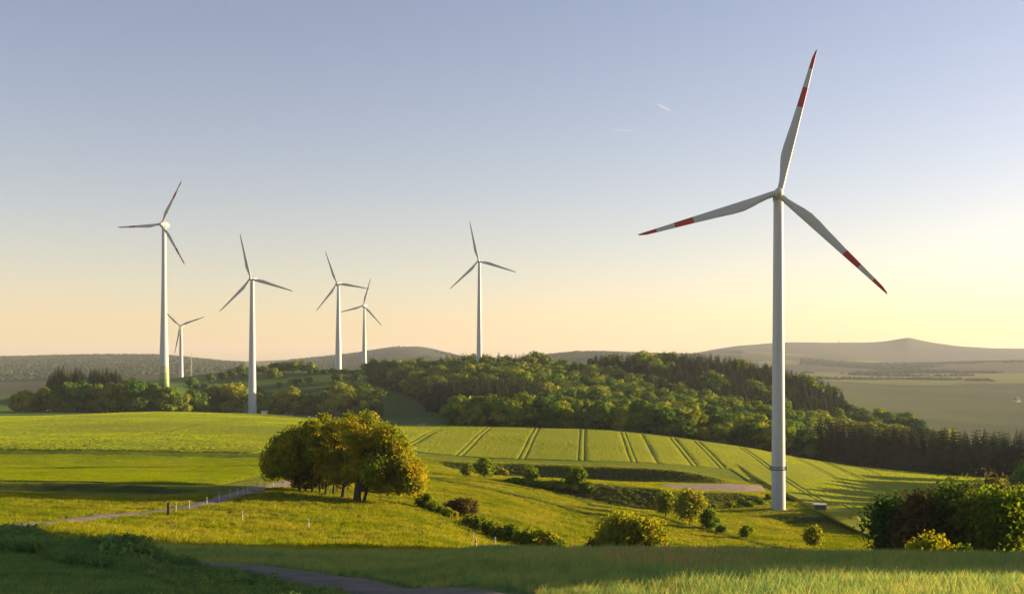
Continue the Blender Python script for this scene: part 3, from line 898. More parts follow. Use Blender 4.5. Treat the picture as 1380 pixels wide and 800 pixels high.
for v, x, y, z, h, con, px in picked:
    if indiv[con] >= (250 if con else 185) or v < 1.2:
        REST[con].append((x, y, z, h)); continue
    indiv[con] += 1
    zone = 'wood'
    if not con and y < 520 and px < 1096: zone = 'edge'
    if con and px > 1098 and y < 600: zone = 'wall'
    if con and y > 870 and px < 745: zone = 'ridge'
    chosen.append((px, x, y, z, h, con, zone))
chosen.sort()
COUNT = {}
def where_words(px, y):
    a = ('spur left of the ridge turbine' if px < 640 else 'below the ridge turbine' if px < 740 else 'left half of the wooded hill' if px < 850 else
         'middle of the wooded hill' if px < 950 else 'left of the near turbine tower' if px < 1045 else 'right of the near turbine tower' if px < 1160 else 'where the woods run down right' if px < 1270 else 'right end of the woods')
    b = 'lower edge' if y < 580 else 'lower slope' if y < 680 else 'upper slope' if y < 800 else 'ridge'
    return b + ', ' + a
for px, x, y, z, h, con, zone in chosen:
    COUNT[(zone, con)] = COUNT.get((zone, con), 0) + 1
    n_ = ordinal(COUNT[(zone, con)]) if COUNT[(zone, con)] < 80 else ''
    if zone == 'edge': lab = n_ + ' tree from the left in the low row behind the grain field'
    elif zone == 'wall': lab = n_ + ' spruce from the left in the tall dark stand right of the grain field'
    elif zone == 'ridge': lab = n_ + ' dark spruce from the left round the foot of the ridge turbine'
    else:
        wh = where_words(px, y)
        COUNT[(wh, con)] = COUNT.get((wh, con), 0) + 1
        lab = ordinal(COUNT[(wh, con)]) + (' spruce' if con else ' broadleaf tree') + ' from left, ' + wh
        grp_ = ('spruces on the ' if con else 'broadleaf trees on the ') + wh
    if con:
        pr = SPR[rnd.randrange(len(SPR))]; s = h / pr['H']; ww = s * rnd.uniform(1.0, 1.5); sc3 = (ww, ww, s)
        nm = 'spruce_tree'
    else:
        pr = (ROW if zone == 'edge' else WOOD)[rnd.randrange(5)]; s = h / pr['H']; ww = s * rnd.uniform(1.0, 1.35); sc3 = (ww, ww, s)
        nm = 'broadleaf_tree'
    plant(pr, nm, (x, y, z - .1), sc3, rnd.uniform(0, 6.28), lab, 'tree', GRP[zone] if zone != 'wood' else grp_)
print('WOODS', len(cand), len(picked), indiv, {k: len(v) for k, v in REST.items()})

def rest_mesh(items, protos, mat, wide=1.1):
    parts = []
    src = []; srcq = []
    for pr in protos:
        me_ = pr['crown']
        V = np.zeros(len(me_.vertices) * 3, dtype=np.float32); me_.vertices.foreach_get('co', V)
        src.append(V.reshape(-1, 3).astype(float))
        Q_ = np.zeros(len(me_.loops), dtype=np.int32); me_.loops.foreach_get('vertex_index', Q_); srcq.append(Q_.reshape(-1, 4))
    for x, y, z, h in items:
        k = rnd.randrange(len(src)); V = src[k]; s = h / protos[k]['H']
        a = rnd.uniform(0, 6.28); c_, s_ = cos(a), sin(a)
        W = np.stack([(V[:, 0] * c_ - V[:, 1] * s_) * s * wide + x, (V[:, 0] * s_ + V[:, 1] * c_) * s * wide + y, V[:, 2] * s + z], -1)
        parts.append((W, srcq[k]))
    V, q = join(parts)
    return np_mesh('woodland', V, q, [mat])
LOWW = [broadleaf(150 + i, 15, 6.4, 380, 1.0, 12, .3, .16, 'leaf_wood') for i in range(3)]
LOWS = [spruce(350 + i, 22, 5.2, 16) for i in range(2)]
if REST[False]: tag(obj('woodland', rest_mesh(REST[False], LOWW, M['leaf_wood'])), 'remaining broadleaf canopy of the hillside woods', 'woodland', kind='stuff')
if REST[True]: tag(obj('spruce_woodland', rest_mesh(REST[True], LOWS, M['needle'], 1.35)), 'remaining dark spruce canopy of the hillside woods', 'woodland', kind='stuff')

# tree row behind the left hill field
ROWT = [(22, 672, 10), (36, 668, 11), (52, 672, 11.5), (66, 676, 12), (80, 668, 13), (93, 664, 16.5), (104, 672, 16), (118, 680, 13), (132, 676, 14.5), (147, 672, 15), (158, 684, 15.5), (172, 676, 17.5), (186, 672, 17), (199, 684, 16), (212, 676, 14), (228, 672, 14), (243, 676, 12.5),
        (262, 700, 13.5), (277, 716, 13), (290, 724, 14.5), (304, 724, 13), (318, 720, 17.5), (355, 728, 14), (371, 732, 13), (388, 726, 15.5), (403, 734, 12), (418, 728, 14.5), (434, 734, 12), (446, 724, 15.5), (460, 716, 17), (474, 722, 15.5), (484, 728, 14)]
for i, (px, y, h) in enumerate(ROWT):
    x, y, z = on(px, y)
    pr = ROW[i % 5]; s = h / pr['H'] * rnd.uniform(1.05, 1.3)
    plant(pr, 'broadleaf_tree', (x, y, z - .2), (s * rnd.uniform(.9, 1.2), s * rnd.uniform(.9, 1.2), s), rnd.uniform(0, 6.28),
          ordinal(i + 1) + ' green tree from the left in the row behind the left grain field', 'tree', 'tree row behind the left grain field')
x, y, z = on(497, 700)
plant(ROW[2], 'broadleaf_tree', (x, y, z - .2), (1.5, 1.45, 1.62), .7, 'largest rounded sunlit tree at the right end of the left tree row', 'tree')
# dark spruce clump far left
for i, px in enumerate([68, 74, 79, 85, 91, 96, 103, 109, 114, 123, 128, 133, 139, 144, 150, 156, 161]):
    yy_ = 790 + 14 * (i % 3); x, y, z = on(px, yy_)
    zt = EYE + (HZ - [495, 492, 490, 491, 492, 495, 490, 493, 496, 492, 492, 495, 492, 491, 497, 495, 499][i] - 1.5) * y / F
    pr = SPR[i % 4]; s = (zt - z) / pr['H']
    plant(pr, 'spruce_tree', (x, y, z - .2), (max(s, .7) * (1.3 + .1 * (i % 3)), max(s, .7) * 1.4, s * (.94 + .04 * (i % 4))), i * 1.3, ordinal(i + 1) + ' dark spruce from the left in the compact clump at far left', 'tree', 'spruce clump at far left')
# small trees and hedges on the shaded hillside behind the left row
slope_px = sorted(rnd.uniform(255, 520) for _ in range(46)); n_slope = 0
for i in range(46):
    px = slope_px[i]; y = rnd.uniform(840, 1010)
    if px < 330 and y > 960: continue
    x, y, z = on(px, y); h = rnd.uniform(5, 9); n_slope += 1
    plant(WOOD[i % 6], 'broadleaf_tree', (x, y, z - .2), (h / 15 * 1.2, h / 15 * 1.2, h / 15), i, ordinal(n_slope) + ' small tree from the left on the slope below the paired turbines', 'tree', 'small trees on the shaded slope')
hl = [(312, 985, 9), (326, 990, 11), (342, 1000, 10), (356, 1000, 10), (370, 1005, 11), (383, 1010, 11.5), (396, 1010, 12), (408, 1015, 11), (418, 1015, 10), (300, 975, 8)]
for i, (px, y, h) in enumerate(hl):
    x, y, z = on(px, y)
    plant(WOOD[i % 6], 'broadleaf_tree', (x, y, z - .2), (h / 15 * 1.3, h / 15 * 1.3, h / 15), i * 2.1, ordinal(i + 1) + ' sunlit tree on the hilltop between the left turbines', 'tree', 'hilltop trees between the left turbines')
for i in range(34):
    px = 424 + i * 3.2; x, y, z = on(px, 1012 + rnd.uniform(-4, 4)); h = rnd.uniform(2.6, 4.2)
    plant(WOOD[i % 6], 'hedge_bush', (x, y, z - .2), (h / 15 * 1.6, h / 15 * 1.6, h / 15), i, ordinal(i + 1) + ' bush from the left in the dark hedge below the paired distant turbines', 'bush', 'hedge at the paired turbines')

# woods on the far hills: one mass
def far_woods():
    parts = []
    rg = np.random.default_rng(99)
    N = 80000
    px = rg.uniform(-80, 1460, N); y = np.exp(rg.uniform(math.log(1250), math.log(5400), N))
    x = (px - CX) / F * y
    f_ = fbm(x, y * .7, 420, 41, 3)
    keep = (px < 330) & (y > 2300) & (y < 4900) & (f_ > -.22)
    keep |= (px > 390) & (px < 690) & (y > 2600) & (y < 5300) & (f_ > -.2)
    keep |= (px > 680) & (px < 1000) & (y > 2900) & (f_ > -.1)
    keep |= (px > 1080) & (y > 3300) & (y < 4700) & (f_ > .02)
    for y_, a_, ph, w_, lo, hi in ((2750, 90, 0, 30, 1080, 1460), (3150, 70, 3, 30, 1080, 1460)):
        keep |= (px > lo) & (px < hi) & (np.abs(y - y_ - a_ * np.sin(px / 60 + ph)) < w_) & (fbm(x, y, 150, 8) > -.15)
    x, y = x[keep], y[keep]; z = ground_z(x, y)
    base = np.array([[1, 0, .3], [.31, .95, .35], [-.81, .59, .3], [-.81, -.59, .35], [.31, -.95, .3], [0, 0, 1], [.5, .3, .75], [-.45, .4, .78], [.05, -.6, .72]])
    fc = np.array([[0, 1, 6], [1, 7, 6], [1, 2, 7], [2, 3, 7], [3, 8, 7], [3, 4, 8], [4, 0, 8], [0, 6, 8], [6, 7, 5], [7, 8, 5], [8, 6, 5]])
    n = len(x); h = rg.uniform(4, 8, n); r = rg.uniform(6, 11, n)
    V = base[None] * np.stack([r, r, h], -1)[:, None, :] * rg.uniform(.8, 1.2, (n, len(base), 1)) + np.stack([x, y, z - 1], -1)[:, None, :]
    Fq = (fc[None] + (np.arange(n) * len(base))[:, None, None]).reshape(-1, 3)
    return np_mesh('far_woodland', V.reshape(-1, 3), Fq, [M['leaf_far']])
tag(obj('far_woodland', far_woods()), 'hazy woods covering the far hills', 'woodland', kind='stuff')

# ------------------------------------------------------------------ the big clump of trees on the meadow knoll
def clump_tree(seed, px, dist, lobes, count, size, trunk_r, label, lean=(0, 0), forks=3, mat='leaf_oak'):
    """lobes are (px, row, radius m, depth offset m) of foliage masses this tree carries"""
    rg = np.random.default_rng(seed)
    x, y, z = on(px, dist)
    root = empty('broadleaf_tree', (x, y, z - .1)); tag(root, label, 'tree', 'tree clump on the knoll')
    L, LR = [], []
    for lx, ly, lr, dd in lobes:
        yy = dist + dd
        c = np.array([(lx - CX) / F * yy - x, yy - y, EYE + (HZ - ly) * yy / F - z])
        L.append(c); LR.append(lr)
        for _ in range(6):
            d_ = rg.normal(0, 1, 3); d_ /= np.linalg.norm(d_)
            L.append(c + d_ * lr * rg.uniform(.55, .95) * np.array([1, 1, .8])); LR.append(lr * rg.uniform(.28, .5))
    L = np.array(L); LR = np.array(LR)
    V, q = crown_leaves(rg, L, LR, count, size, .4, .75, .55)
    V[:, 2] = np.maximum(V[:, 2], .35)
    obj('crown', np_mesh('crown', V, q, [M[mat]]), root)
    parts = []
    big = L[::7]
    top = big[np.argmax(big[:, 2])]
    base = np.array([0, 0, -.5]); fork = np.array([lean[0] * .5, lean[1] * .5, 2.4 + rg.uniform(-.4, .6)])
    parts.append(tube([base, base * .3 + np.array([lean[0] * .15, 0, .9]), fork, (fork + top) / 2, top], trunk_r * np.array([1.3, 1.0, .8, .45, .12]), 9))
    for b in big:
        for _ in range(1):
            e = b + rg.normal(0, .4, 3)
            m_ = fork * .45 + e * .55 + np.array([0, 0, -.3])
            parts.append(tube([fork * rg.uniform(.55, 1.0), m_, e], min(trunk_r, .3) * np.array([.42, .24, .06]), 6))
    V, q = join(parts)
    obj('trunk', np_mesh('trunk', V, q, [M['bark']], True), root)
    return root
TOPX = [356, 362, 375, 392, 412, 435, 460, 488, 512, 532, 550, 562, 570]
TOPY = [618, 604, 588, 572, 563, 556, 551, 550, 558, 578, 606, 628, 648]
BOTX = [356, 368, 385, 398, 420, 450, 478, 500, 525, 548, 570]
BOTY = [636, 646, 646, 643, 646, 650, 652, 658, 666, 668, 662]
CT = [  # px, distance, trunk radius, lean, label
 (404, 163, .22, -.6, 'leftmost tree of the knoll clump, its boughs reaching out low to the left'),
 (412, 166, .17, -.3, 'second slim tree from the left in the knoll clump'),
 (421, 162, .21, -.1, 'third slim tree from the left in the knoll clump'),
 (431, 165, .19, .1, 'fourth slim tree from the left in the knoll clump'),
 (439, 161, .20, .2, 'fifth slim tree from the left in the knoll clump'),
 (449, 164, .19, .4, 'sixth slim tree from the left in the knoll clump'),
 (461, 158, .28, .9, 'stout leaning tree right of the middle of the knoll clump'),
 (481, 153, .55, .2, 'thick trunked tree at the right of the knoll clump'),
 (489, 154, .22, 1.8, 'slanting tree at the far right of the clump with golden boughs near the grass')]
reach = [388, 402, 418, 433, 448, 464, 482, 510, 542]
LOB = [[] for _ in CT]
rgc = np.random.default_rng(12)
tries = 0
while sum(map(len, LOB)) < 200 and tries < 6000:
    tries += 1
    lx = 356 + 214 * ((tries * .61803) % 1.0); tp = np.interp(lx, TOPX, TOPY); bt = np.interp(lx, BOTX, BOTY)
    lr = rgc.uniform(.75, 1.35); pr_ = lr * F / 158
    if bt - tp < pr_ * 1.3: lr = (bt - tp) / 1.4 / F * 158; pr_ = lr * F / 158
    lx = min(max(lx, 357 + pr_), 569 - pr_)
    ly = rgc.uniform(tp + pr_ * .85, max(bt - pr_ * .8, tp + pr_ * .9))
    k_ = int(np.argmin([abs(lx - r_) + rgc.uniform(0, 10) for r_ in reach]))
    half = 6.0 * math.sqrt(max(.1, 1 - ((lx - 463) / 112)**2))
    LOB[k_].append((lx, ly, lr, rgc.uniform(-half, half)))
for _ in range(26):          # hanging boughs and undergrowth behind the stems
    lx = rgc.uniform(396, 515); k_ = int(np.argmin([abs(lx - r_) for r_ in reach]))
    LOB[k_].append((lx, rgc.uniform(636, 657), rgc.uniform(.5, .95), rgc.uniform(3.0, 6.5)))
for k_, (px, dd, tr_, ln, lab) in enumerate(CT):
    clump_tree(k_ + 1, px, dd, LOB[k_], 560 * len(LOB[k_]), .195, tr_, lab, (ln, 0))

# ------------------------------------------------------------------ bushes and single small trees
def shrub(name, px, dist, w, h, label, mat='leaf_bush', count=2600, size=.15, seed=1, trunk=False, low=.04, cat='bush', top=1.0, depth=.8):
    rg = np.random.default_rng(seed * 17 + 3)
    x, y, z = on(px, dist)
    root = empty(name, (x, y, z - .05)); tag(root, label, cat)
    hw = w / 2
    n = int(18 + 2 * w)
    L, LR = [], []
    while len(L) < n:
        p_ = rg.uniform(-1, 1, 3)
        if (np.linalg.norm(p_) < 1 if (trunk or p_[2] > 0) else np.hypot(p_[0], p_[1]) < 1):
            lr = min(hw, h * .5) * rg.uniform(.2, .38)
            L.append(np.array([p_[0] * max(hw - lr, .1) * (1 - .25 * max(p_[2], 0) * top), p_[1] * max(hw - lr, .1) * depth, h * low + lr + (p_[2] * .5 + .5) * max(h * (1 - low) - 2 * lr, .1)])); LR.append(lr)
    L = np.array(L); LR = np.array(LR)
    V, q = crown_leaves(rg, L, LR, int(count * .8), size * 1.4, .35, .8, .95)
    V[:, 2] = np.maximum(V[:, 2], .02)
    obj('crown', np_mesh('crown', V, q, [M[mat]]), root)
    parts = []
    if trunk:
        parts.append(tube([(0, 0, -.3), (0, 0, h * .3), (0, 0, h * .8)], [h * .022, h * .017, .02], 7))
    for i in range(0, n, 2):
        parts.append(tube([(rg.normal(0, .1), rg.normal(0, .1), -.2 if not trunk else h * .2), L[i] * .5 + (0, 0, .1 * h), L[i]], [.05, .035, .012], 5))
    V, q = join(parts)
    obj('trunk' if trunk else 'stems', np_mesh('stems', V, q, [M['bark']], True), root)
    return root

shrub('bush', 850, 146, 9.6, 5.9, 'large dense green bush standing in front of the lower meadow', count=14000, size=.16, seed=2)
shrub('bush', 806, 146, 3.4, 2.2, 'low scrubby bush tucked against the left side of the large dense bush', count=2200, seed=3)
shrub('bush', 620, 162, 6.4, 2.7, 'rounded russet rimmed bush in the gully right of the tree clump', 'leaf_red', 5200, .13, 4, low=.0)
shrub('bush', 572, 160, 3.2, 2.6, 'small pale bush below the right end of the tree clump', count=2600, size=.13, seed=5)
for i, (px, dd, w, h) in enumerate([(584, 157, 2.4, 1.6), (594, 155, 2.6, 1.4), (606, 153, 2.6, 1.6), (634, 149, 2.8, 1.6), (642, 146, 2.8, 2.0), (648, 144, 3.0, 1.9), (662, 140, 3.4, 2.2), (677, 138, 3.6, 2.3), (692, 136, 3.2, 2.5), (707, 134, 3.8, 2.4), (722, 132, 3.6, 2.6), (738, 131, 3.8, 2.7), (751, 130, 2.6, 2.0)]):
    o = shrub('hedge_bush', px, dd, w, h, ordinal(i + 1) + ' dark bush from the left in the short hedge along the gully', 'leaf_bush', 2600, .13, 20 + i)
    o['group'] = 'hedge along the gully'
shrub('broadleaf_tree', 897, 226, 4.6, 5.6, 'pale slim tree at the left of the small group in front of the dark bank', count=3800, size=.2, seed=40, trunk=True, cat='tree', low=.1)
shrub('broadleaf_tree', 929, 218, 6.6, 7.4, 'tallest rounded tree of the small group in front of the dark bank', count=8000, size=.19, seed=41, trunk=True, cat='tree', low=.08)
shrub('broadleaf_tree', 957, 213, 3.8, 4.2, 'small sunlit tree just right of the tallest in the small group', count=3000, size=.19, seed=42, trunk=True, cat='tree')
shrub('bush', 973, 209, 2.2, 1.9, 'lowest bush at the right end of the small tree group', count=1200, size=.16, seed=43)
shrub('broadleaf_tree', 1006, 203, 2.6, 2.7, 'small round tree left of the lone tree below the turbine', count=2200, size=.14, seed=44, trunk=True, cat='tree', low=.12)
shrub('broadleaf_tree', 1097, 186, 3.5, 4.1, 'lone small round tree on the grass below the near turbine', count=4200, size=.14, seed=45, trunk=True, cat='tree', low=.14)
for i, (px, py, w, h, lab) in enumerate([
    (653, 643, 5.0, 5.0, 'roundest pale bush at the left foot of the striped grain field'), (631, 641, 3.4, 3.0, 'small bush left of the round pale bush under the striped grain field'),
    (676, 641, 4.0, 2.4, 'low dark bush right of the round pale bush under the striped grain field'), (716, 650, 3.8, 4.0, 'small bush in the middle of the terrace under the striped grain field'),
    (776, 655, 5.0, 5.2, 'feathery sunlit bush on the terrace, tallest of its row'), (793, 663, 3.0, 2.4, 'little bush right of the feathery sunlit bush on the terrace')]):
    x, y, z = at(px, py)
    shrub('bush', px, y, w, h, lab, count=2200, size=.22, seed=50 + i)
for i in range(16):
    px = 690 + i * 6.6; x, y, z = at(px, 650 + i * .9)
    o = shrub('hedge_bush', px, y, 3.4, rnd.uniform(1.0, 1.8), ordinal(i + 1) + ' low bush from the left in the scrubby line along the terrace edge', 'leaf_bush', 700, .22, 70 + i)
    o['group'] = 'scrub along the terrace edge'
for i, (px, y, w, h) in enumerate([(960, 262, 2.8, 1.5), (985, 266, 3.0, 1.6), (1000, 272, 2.6, 1.9), (1010, 268, 3.0, 1.5), (1022, 272, 3.4, 1.8), (1036, 280, 2.4, 1.6)]):
    o = shrub('bush', px, y, w, h, ordinal(i + 1) + ' patch of low scrub on the bank left of the near turbine foot', 'leaf_bush', 900, .18, 90 + i); o['group'] = 'scrub on the bank by the near turbine'

# right hand copse, going on beyond the frame
COP = [(1207, 128, 7.6, 9.6, 'leaf_copse', 'leftmost dark tree of the right copse with a few sunlit top sprays'), (1236, 124, 6.2, 9.4, 'leaf_red', 'reddish brown tree second from the left in the right copse'),
       (1258, 140, 6.4, 10.6, 'leaf_red', 'reddish topped tree set back behind the second tree of the right copse'),
       (1292, 126, 9.0, 11.2, 'leaf_copse', 'broad dark green tree in the middle of the right copse'), (1330, 122, 7.5, 10.2, 'leaf_copse', 'tree with golden upper branches in the right copse'),
       (1362, 119, 8.0, 10.6, 'leaf_bush', 'golden leaved tree at the right edge of the frame'), (1345, 150, 9.0, 13.5, 'leaf_red', 'brownish tree set back behind the golden ones in the right copse')]
for i, (px, y, w, h, mt, lab) in enumerate(COP):
    shrub('broadleaf_tree', px, y, w, h, lab, mt, 9000, .17, 120 + i, True, .03, 'tree')
shrub('bush', 1258, 104, 6.0, 4.4, 'low green bush in front of the right copse', count=5200, size=.14, seed=140)
shrub('bush', 1296, 104, 2.6, 3.6, 'small golden bush in front of the right copse', count=1800, size=.14, seed=141)
BEY = [(57, 58, 15), (60, 60, 15), (63, 62, 15), (66, 69, 16), (69, 76, 17), (72, 83, 18), (75, 90, 19), (77, 97, 19), (69, 64, 17), (74, 70, 18), (80, 80, 19), (84, 92, 20), (59, 51, 12), (144, 300, 10), (150, 318, 11), (163, 338, 12), (178, 366, 12), (184, 380, 12), (200, 412, 13), (136, 276, 10), (210, 436, 13), (152, 296, 12), (188, 362, 14), (205, 400, 14)]
tag(obj('woodland', rest_mesh([(x, y, float(ground_z(x, y)) - .2, h + 5) for x, y, h in BEY], WOOD[:3], M['leaf_wood'])), 'wood at the right beyond the copse', 'woodland', kind='stuff')

# ------------------------------------------------------------------ fence posts, kiosk, house
def post(px, py, h, label, dark=False, r=.06, dist=None):
    x, y, z = at(px, py) if dist is None else on(px, dist)
    bm = bmesh.new()
    bmesh.ops.create_cone(bm, cap_ends=True, segments=10, radius1=r, radius2=r * .92, depth=h + .4)
    bmesh.ops.translate(bm, verts=bm.verts, vec=(0, 0, h / 2 - .2))
    es = [e for e in bm.edges if all(v.co.z > h - .05 for v in e.verts)]
    bmesh.ops.bevel(bm, geom=es, offset=r * .35, segments=2, affect='EDGES')
    root = empty('fence_post', (x, y, z), 0)
    root.rotation_euler = (rnd.uniform(-.05, .05), rnd.uniform(-.05, .05), 0)
    tag(root, label, 'post', 'fence posts on the meadow')
    obj('post', bm_mesh('post', bm, [M['post_dark' if dark else 'post_white']], True), root)
    V, q = revolve([(r * 1.02, h * .72), (r * 1.35, h * .74), (r * 1.35, h * .79), (r * 1.02, h * .81)], 10)
    obj('insulator', np_mesh('insulator', V, q, [M['dark']], False), root)
post(227, 694, 1.35, 'thick dark wooden post beside the pale track', True, .16)
for i, (px, py) in enumerate([(237, 691), (255, 687), (279, 682), (295, 675), (310, 671), (320, 669), (328, 667), (334, 665.5), (346, 661), (356, 658), (368, 655)]):
    post(px, py, 1.15, ['first', 'second', 'third', 'fourth', 'fifth', 'sixth', 'seventh', 'eighth', 'ninth', 'tenth', 'eleventh'][i] + ' white fence post along the pale track after the dark post', r=.045)
post(327, 703, 1.1, 'white post alone on the meadow below the track fence', r=.05)
post(416, 713, 1.0, 'white post alone on the meadow below the tree clump', r=.05)
post(638, 716, 1.0, 'white post at the upper end of the gully hedge', r=.06, dist=120)
post(667, 728, 1.0, 'white post in the grass in front of the gully hedge', r=.06, dist=112)
post(642, 745, 1.0, 'white post nearest the shaded foreground grass', r=.055, dist=80)

def kiosk(px, dist, w, dp, h, rz, label, body, roof):
    x, y, z = on(px, dist)
    root = empty('transformer_kiosk', (x, y, z), rz); tag(root, label, 'kiosk')
    bm = bmesh.new(); box_bm(bm, -w / 2, w / 2, -dp / 2, dp / 2, -.3, h, .03)
    obj('housing', bm_mesh('housing', bm, [body]), root)
    bm = bmesh.new(); box_bm(bm, -w / 2 - .15, w / 2 + .15, -dp / 2 - .15, dp / 2 + .15, h + .004, h + .22, .04)
    obj('roof', bm_mesh('roof', bm, [roof]), root)
    for sx in (-1, 1):
        bm = bmesh.new(); box_bm(bm, sx * w * .24 - w * .2, sx * w * .24 + w * .2, -dp / 2 - .03, -dp / 2 - .003, .1, h - .12, .01)
        dr = obj('door', bm_mesh('door', bm, [body]), root)
        bm = bmesh.new(); box_bm(bm, sx * w * .08 - .03, sx * w * .08 + .03, -dp / 2 - .08, -dp / 2 - .032, h * .45, h * .6)
        obj('handle', bm_mesh('handle', bm, [M['steel']]), dr)
kiosk(1105, 262, 2.7, 2.0, 1.25, R(-8), 'small green transformer kiosk with pale roof right of the near turbine', M['kiosk'], M['kiosk_roof'])
kiosk(356, 694, 3.6, 2.4, 1.9, R(10), 'little white kiosk at the foot of the left field turbine', M['wall'], M['kiosk_roof'])

def house(px, dist, label, w=14, dp=10, h=6, rz=.4):
    x, y, z = on(px, dist)
    root = empty('farmhouse', (x, y, z), rz); tag(root, label, 'house')
    bm = bmesh.new(); box_bm(bm, -w / 2, w / 2, -dp / 2, dp / 2, -1, h)
    obj('wall', bm_mesh('wall', bm, [M['wall']]), root)
    V = np.array([(-w / 2 - .5, -dp / 2 - .6, h - .3), (w / 2 + .5, -dp / 2 - .6, h - .3), (w / 2 + .5, dp / 2 + .6, h - .3), (-w / 2 - .5, dp / 2 + .6, h - .3), (-w / 2 - .5, 0, h + 4.5), (w / 2 + .5, 0, h + 4.5)])
    me_ = bpy.data.meshes.new('roof'); me_.from_pydata(V.tolist(), [], [(0, 1, 5, 4), (2, 3, 4, 5), (0, 4, 3), (1, 2, 5), (3, 2, 1, 0)]); me_.materials.append(M['roof'])
    obj('roof', me_, root)
    for i in range(4):
        bm = bmesh.new(); box_bm(bm, -w / 2 + 1.5 + i * 3.2, -w / 2 + 2.7 + i * 3.2, -dp / 2 - .05, -dp / 2 - .004, 2, 3.5)
        obj('window', bm_mesh('window', bm, [M['dark']]), root)
house(1371, 2000, 'white farmhouse alone on the far right hillside', 9, 7, 4)

# ------------------------------------------------------------------ grass
def blade_clump(name, n, spread, h, wid, seed, mat, bend=.35, seeds=0):
    rg = np.random.default_rng(seed)
    V, Q = [], []; k = 0
    mi = []
    for i in range(n):
        a = rg.uniform(0, 6.28); rr = spread * rg.uniform(0, 1)**.6
        b = np.array([rr * cos(a), rr * sin(a), -.03])
        d_ = rg.uniform(0, 6.28); dirv = np.array([cos(d_), sin(d_), 0]); sd = np.array([-sin(d_ + .5), cos(d_ + .5), 0])
        hh = h * rg.uniform(.55, 1.15); bd = hh * bend * rg.uniform(.3, 1.3); w_ = wid * rg.uniform(.7, 1.3)
        p1 = b + np.array([0, 0, hh * .55]) + dirv * bd * .3; p2 = b + np.array([0, 0, hh]) + dirv * bd
        V += [b - sd * w_ * .5, b + sd * w_ * .5, p1 + sd * w_ * .42, p1 - sd * w_ * .42, p2 + sd * w_ * .08, p2 - sd * w_ * .08]
        Q += [(k, k + 1, k + 2, k + 3), (k + 3, k + 2, k + 4, k + 5)]; mi += [0, 0]; k += 6
        if i < seeds:
            for q_ in range(3):
                c = p2 + np.array([0, 0, .05 + q_ * .05]) * h * 1.6 + rg.normal(0, .012, 3)
                s_ = wid * 1.2
                V += [c + sd * s_, c + np.array([0, 0, s_ * 3]), c - sd * s_, c - np.array([0, 0, s_ * 3])]
                Q.append((k, k + 1, k + 2, k + 3)); mi.append(1); k += 4
    return np_mesh(name, np.array(V), np.array(Q), [M[mat], M['grass_seed']], False, mi)

def scatter(name, mesh, pts, rz, scl, label, cat='grass'):
    src = bpy.data.objects.new('tuft_' + name, mesh)      # not linked to the scene, only instanced
    me_ = bpy.data.meshes.new(name)
    me_.vertices.add(len(pts)); me_.vertices.foreach_set('co', np.asarray(pts, dtype=np.float32).ravel())
    ra = me_.attributes.new('rot', 'FLOAT_VECTOR', 'POINT'); ra.data.foreach_set('vector', np.stack([rng.normal(0, .08, len(rz)), rng.normal(0, .08, len(rz)), rz], -1).astype(np.float32).ravel())
    sa = me_.attributes.new('scl', 'FLOAT', 'POINT'); sa.data.foreach_set('value', np.asarray(scl, dtype=np.float32))
    me_.materials.append(mesh.materials[0])
    o = obj(name, me_); tag(o, label, cat, kind='stuff')
    ng = bpy.data.node_groups.new('scatter_' + name, 'GeometryNodeTree')
    ng.interface.new_socket('Geometry', in_out='INPUT', socket_type='NodeSocketGeometry')
    ng.interface.new_socket('Geometry', in_out='OUTPUT', socket_type='NodeSocketGeometry')
    N = ng.nodes; gi = N.new('NodeGroupInput'); go = N.new('NodeGroupOutput')
    ip = N.new('GeometryNodeInstanceOnPoints'); oi = N.new('GeometryNodeObjectInfo'); oi.inputs['Object'].default_value = src
    a1 = N.new('GeometryNodeInputNamedAttribute'); a1.data_type = 'FLOAT_VECTOR'; a1.inputs['Name'].default_value = 'rot'
    a2 = N.new('GeometryNodeInputNamedAttribute'); a2.data_type = 'FLOAT'; a2.inputs['Name'].default_value = 'scl'
    ng.links.new(gi.outputs[0], ip.inputs['Points']); ng.links.new(oi.outputs['Geometry'], ip.inputs['Instance'])
    ng.links.new(a1.outputs['Attribute'], ip.inputs['Rotation']); ng.links.new(a2.outputs['Attribute'], ip.inputs['Scale'])
    ng.links.new(ip.outputs[0], go.inputs[0])
    md = o.modifiers.new('scatter', 'NODES'); md.node_group = ng
    return o

def pts_in(n, px0, px1, y0, y1, keep=None):
    """points spread evenly over the ground between two sight lines and two distances"""
    y = np.sqrt(rng.uniform(y0**2, y1**2, n)); px = rng.uniform(px0, px1, n)
    x = (px - CX) / F * y
    if keep is not None:
        k = keep(px, y, x); x, y = x[k], y[k]
    return np.stack([x, y, ground_z(x, y)], -1)

LANE = np.array([((a - CX) / F * b, b) for a, b in [(-60, 70), (60, 62), (160, 53), (250, 46), (340, 40.5), (430, 35), (505, 29.8), (575, 25.2), (640, 21.5), (700, 18)]])
TRK = np.array([((a - CX) / F * b, b) for a, b in [(20, 76), (90, 93), (150, 108), (230, 127), (300, 146), (350, 168), (400, 195), (440, 230)]])
def dist_to(line, x, y):
    d_ = np.full(x.shape, 1e9)
    for (x0, y0), (x1, y1) in zip(line[:-1], line[1:]):
        dx, dy = x1 - x0, y1 - y0
        t_ = np.clip(((x - x0) * dx + (y - y0) * dy) / (dx * dx + dy * dy), 0, 1)
        d_ = np.minimum(d_, np.hypot(x - x0 - t_ * dx, y - y0 - t_ * dy))
    return d_
offstrip = lambda x, y: np.minimum(dist_to(np.array(STRIPS[0]), x, y), dist_to(np.array(STRIPS[1]), x, y)) > 1.15
offroad = lambda px, y, x: offstrip(x, y) & (dist_to(LANE, x, y) > 1.75) & (dist_to(TRK, x, y) > 1.6)
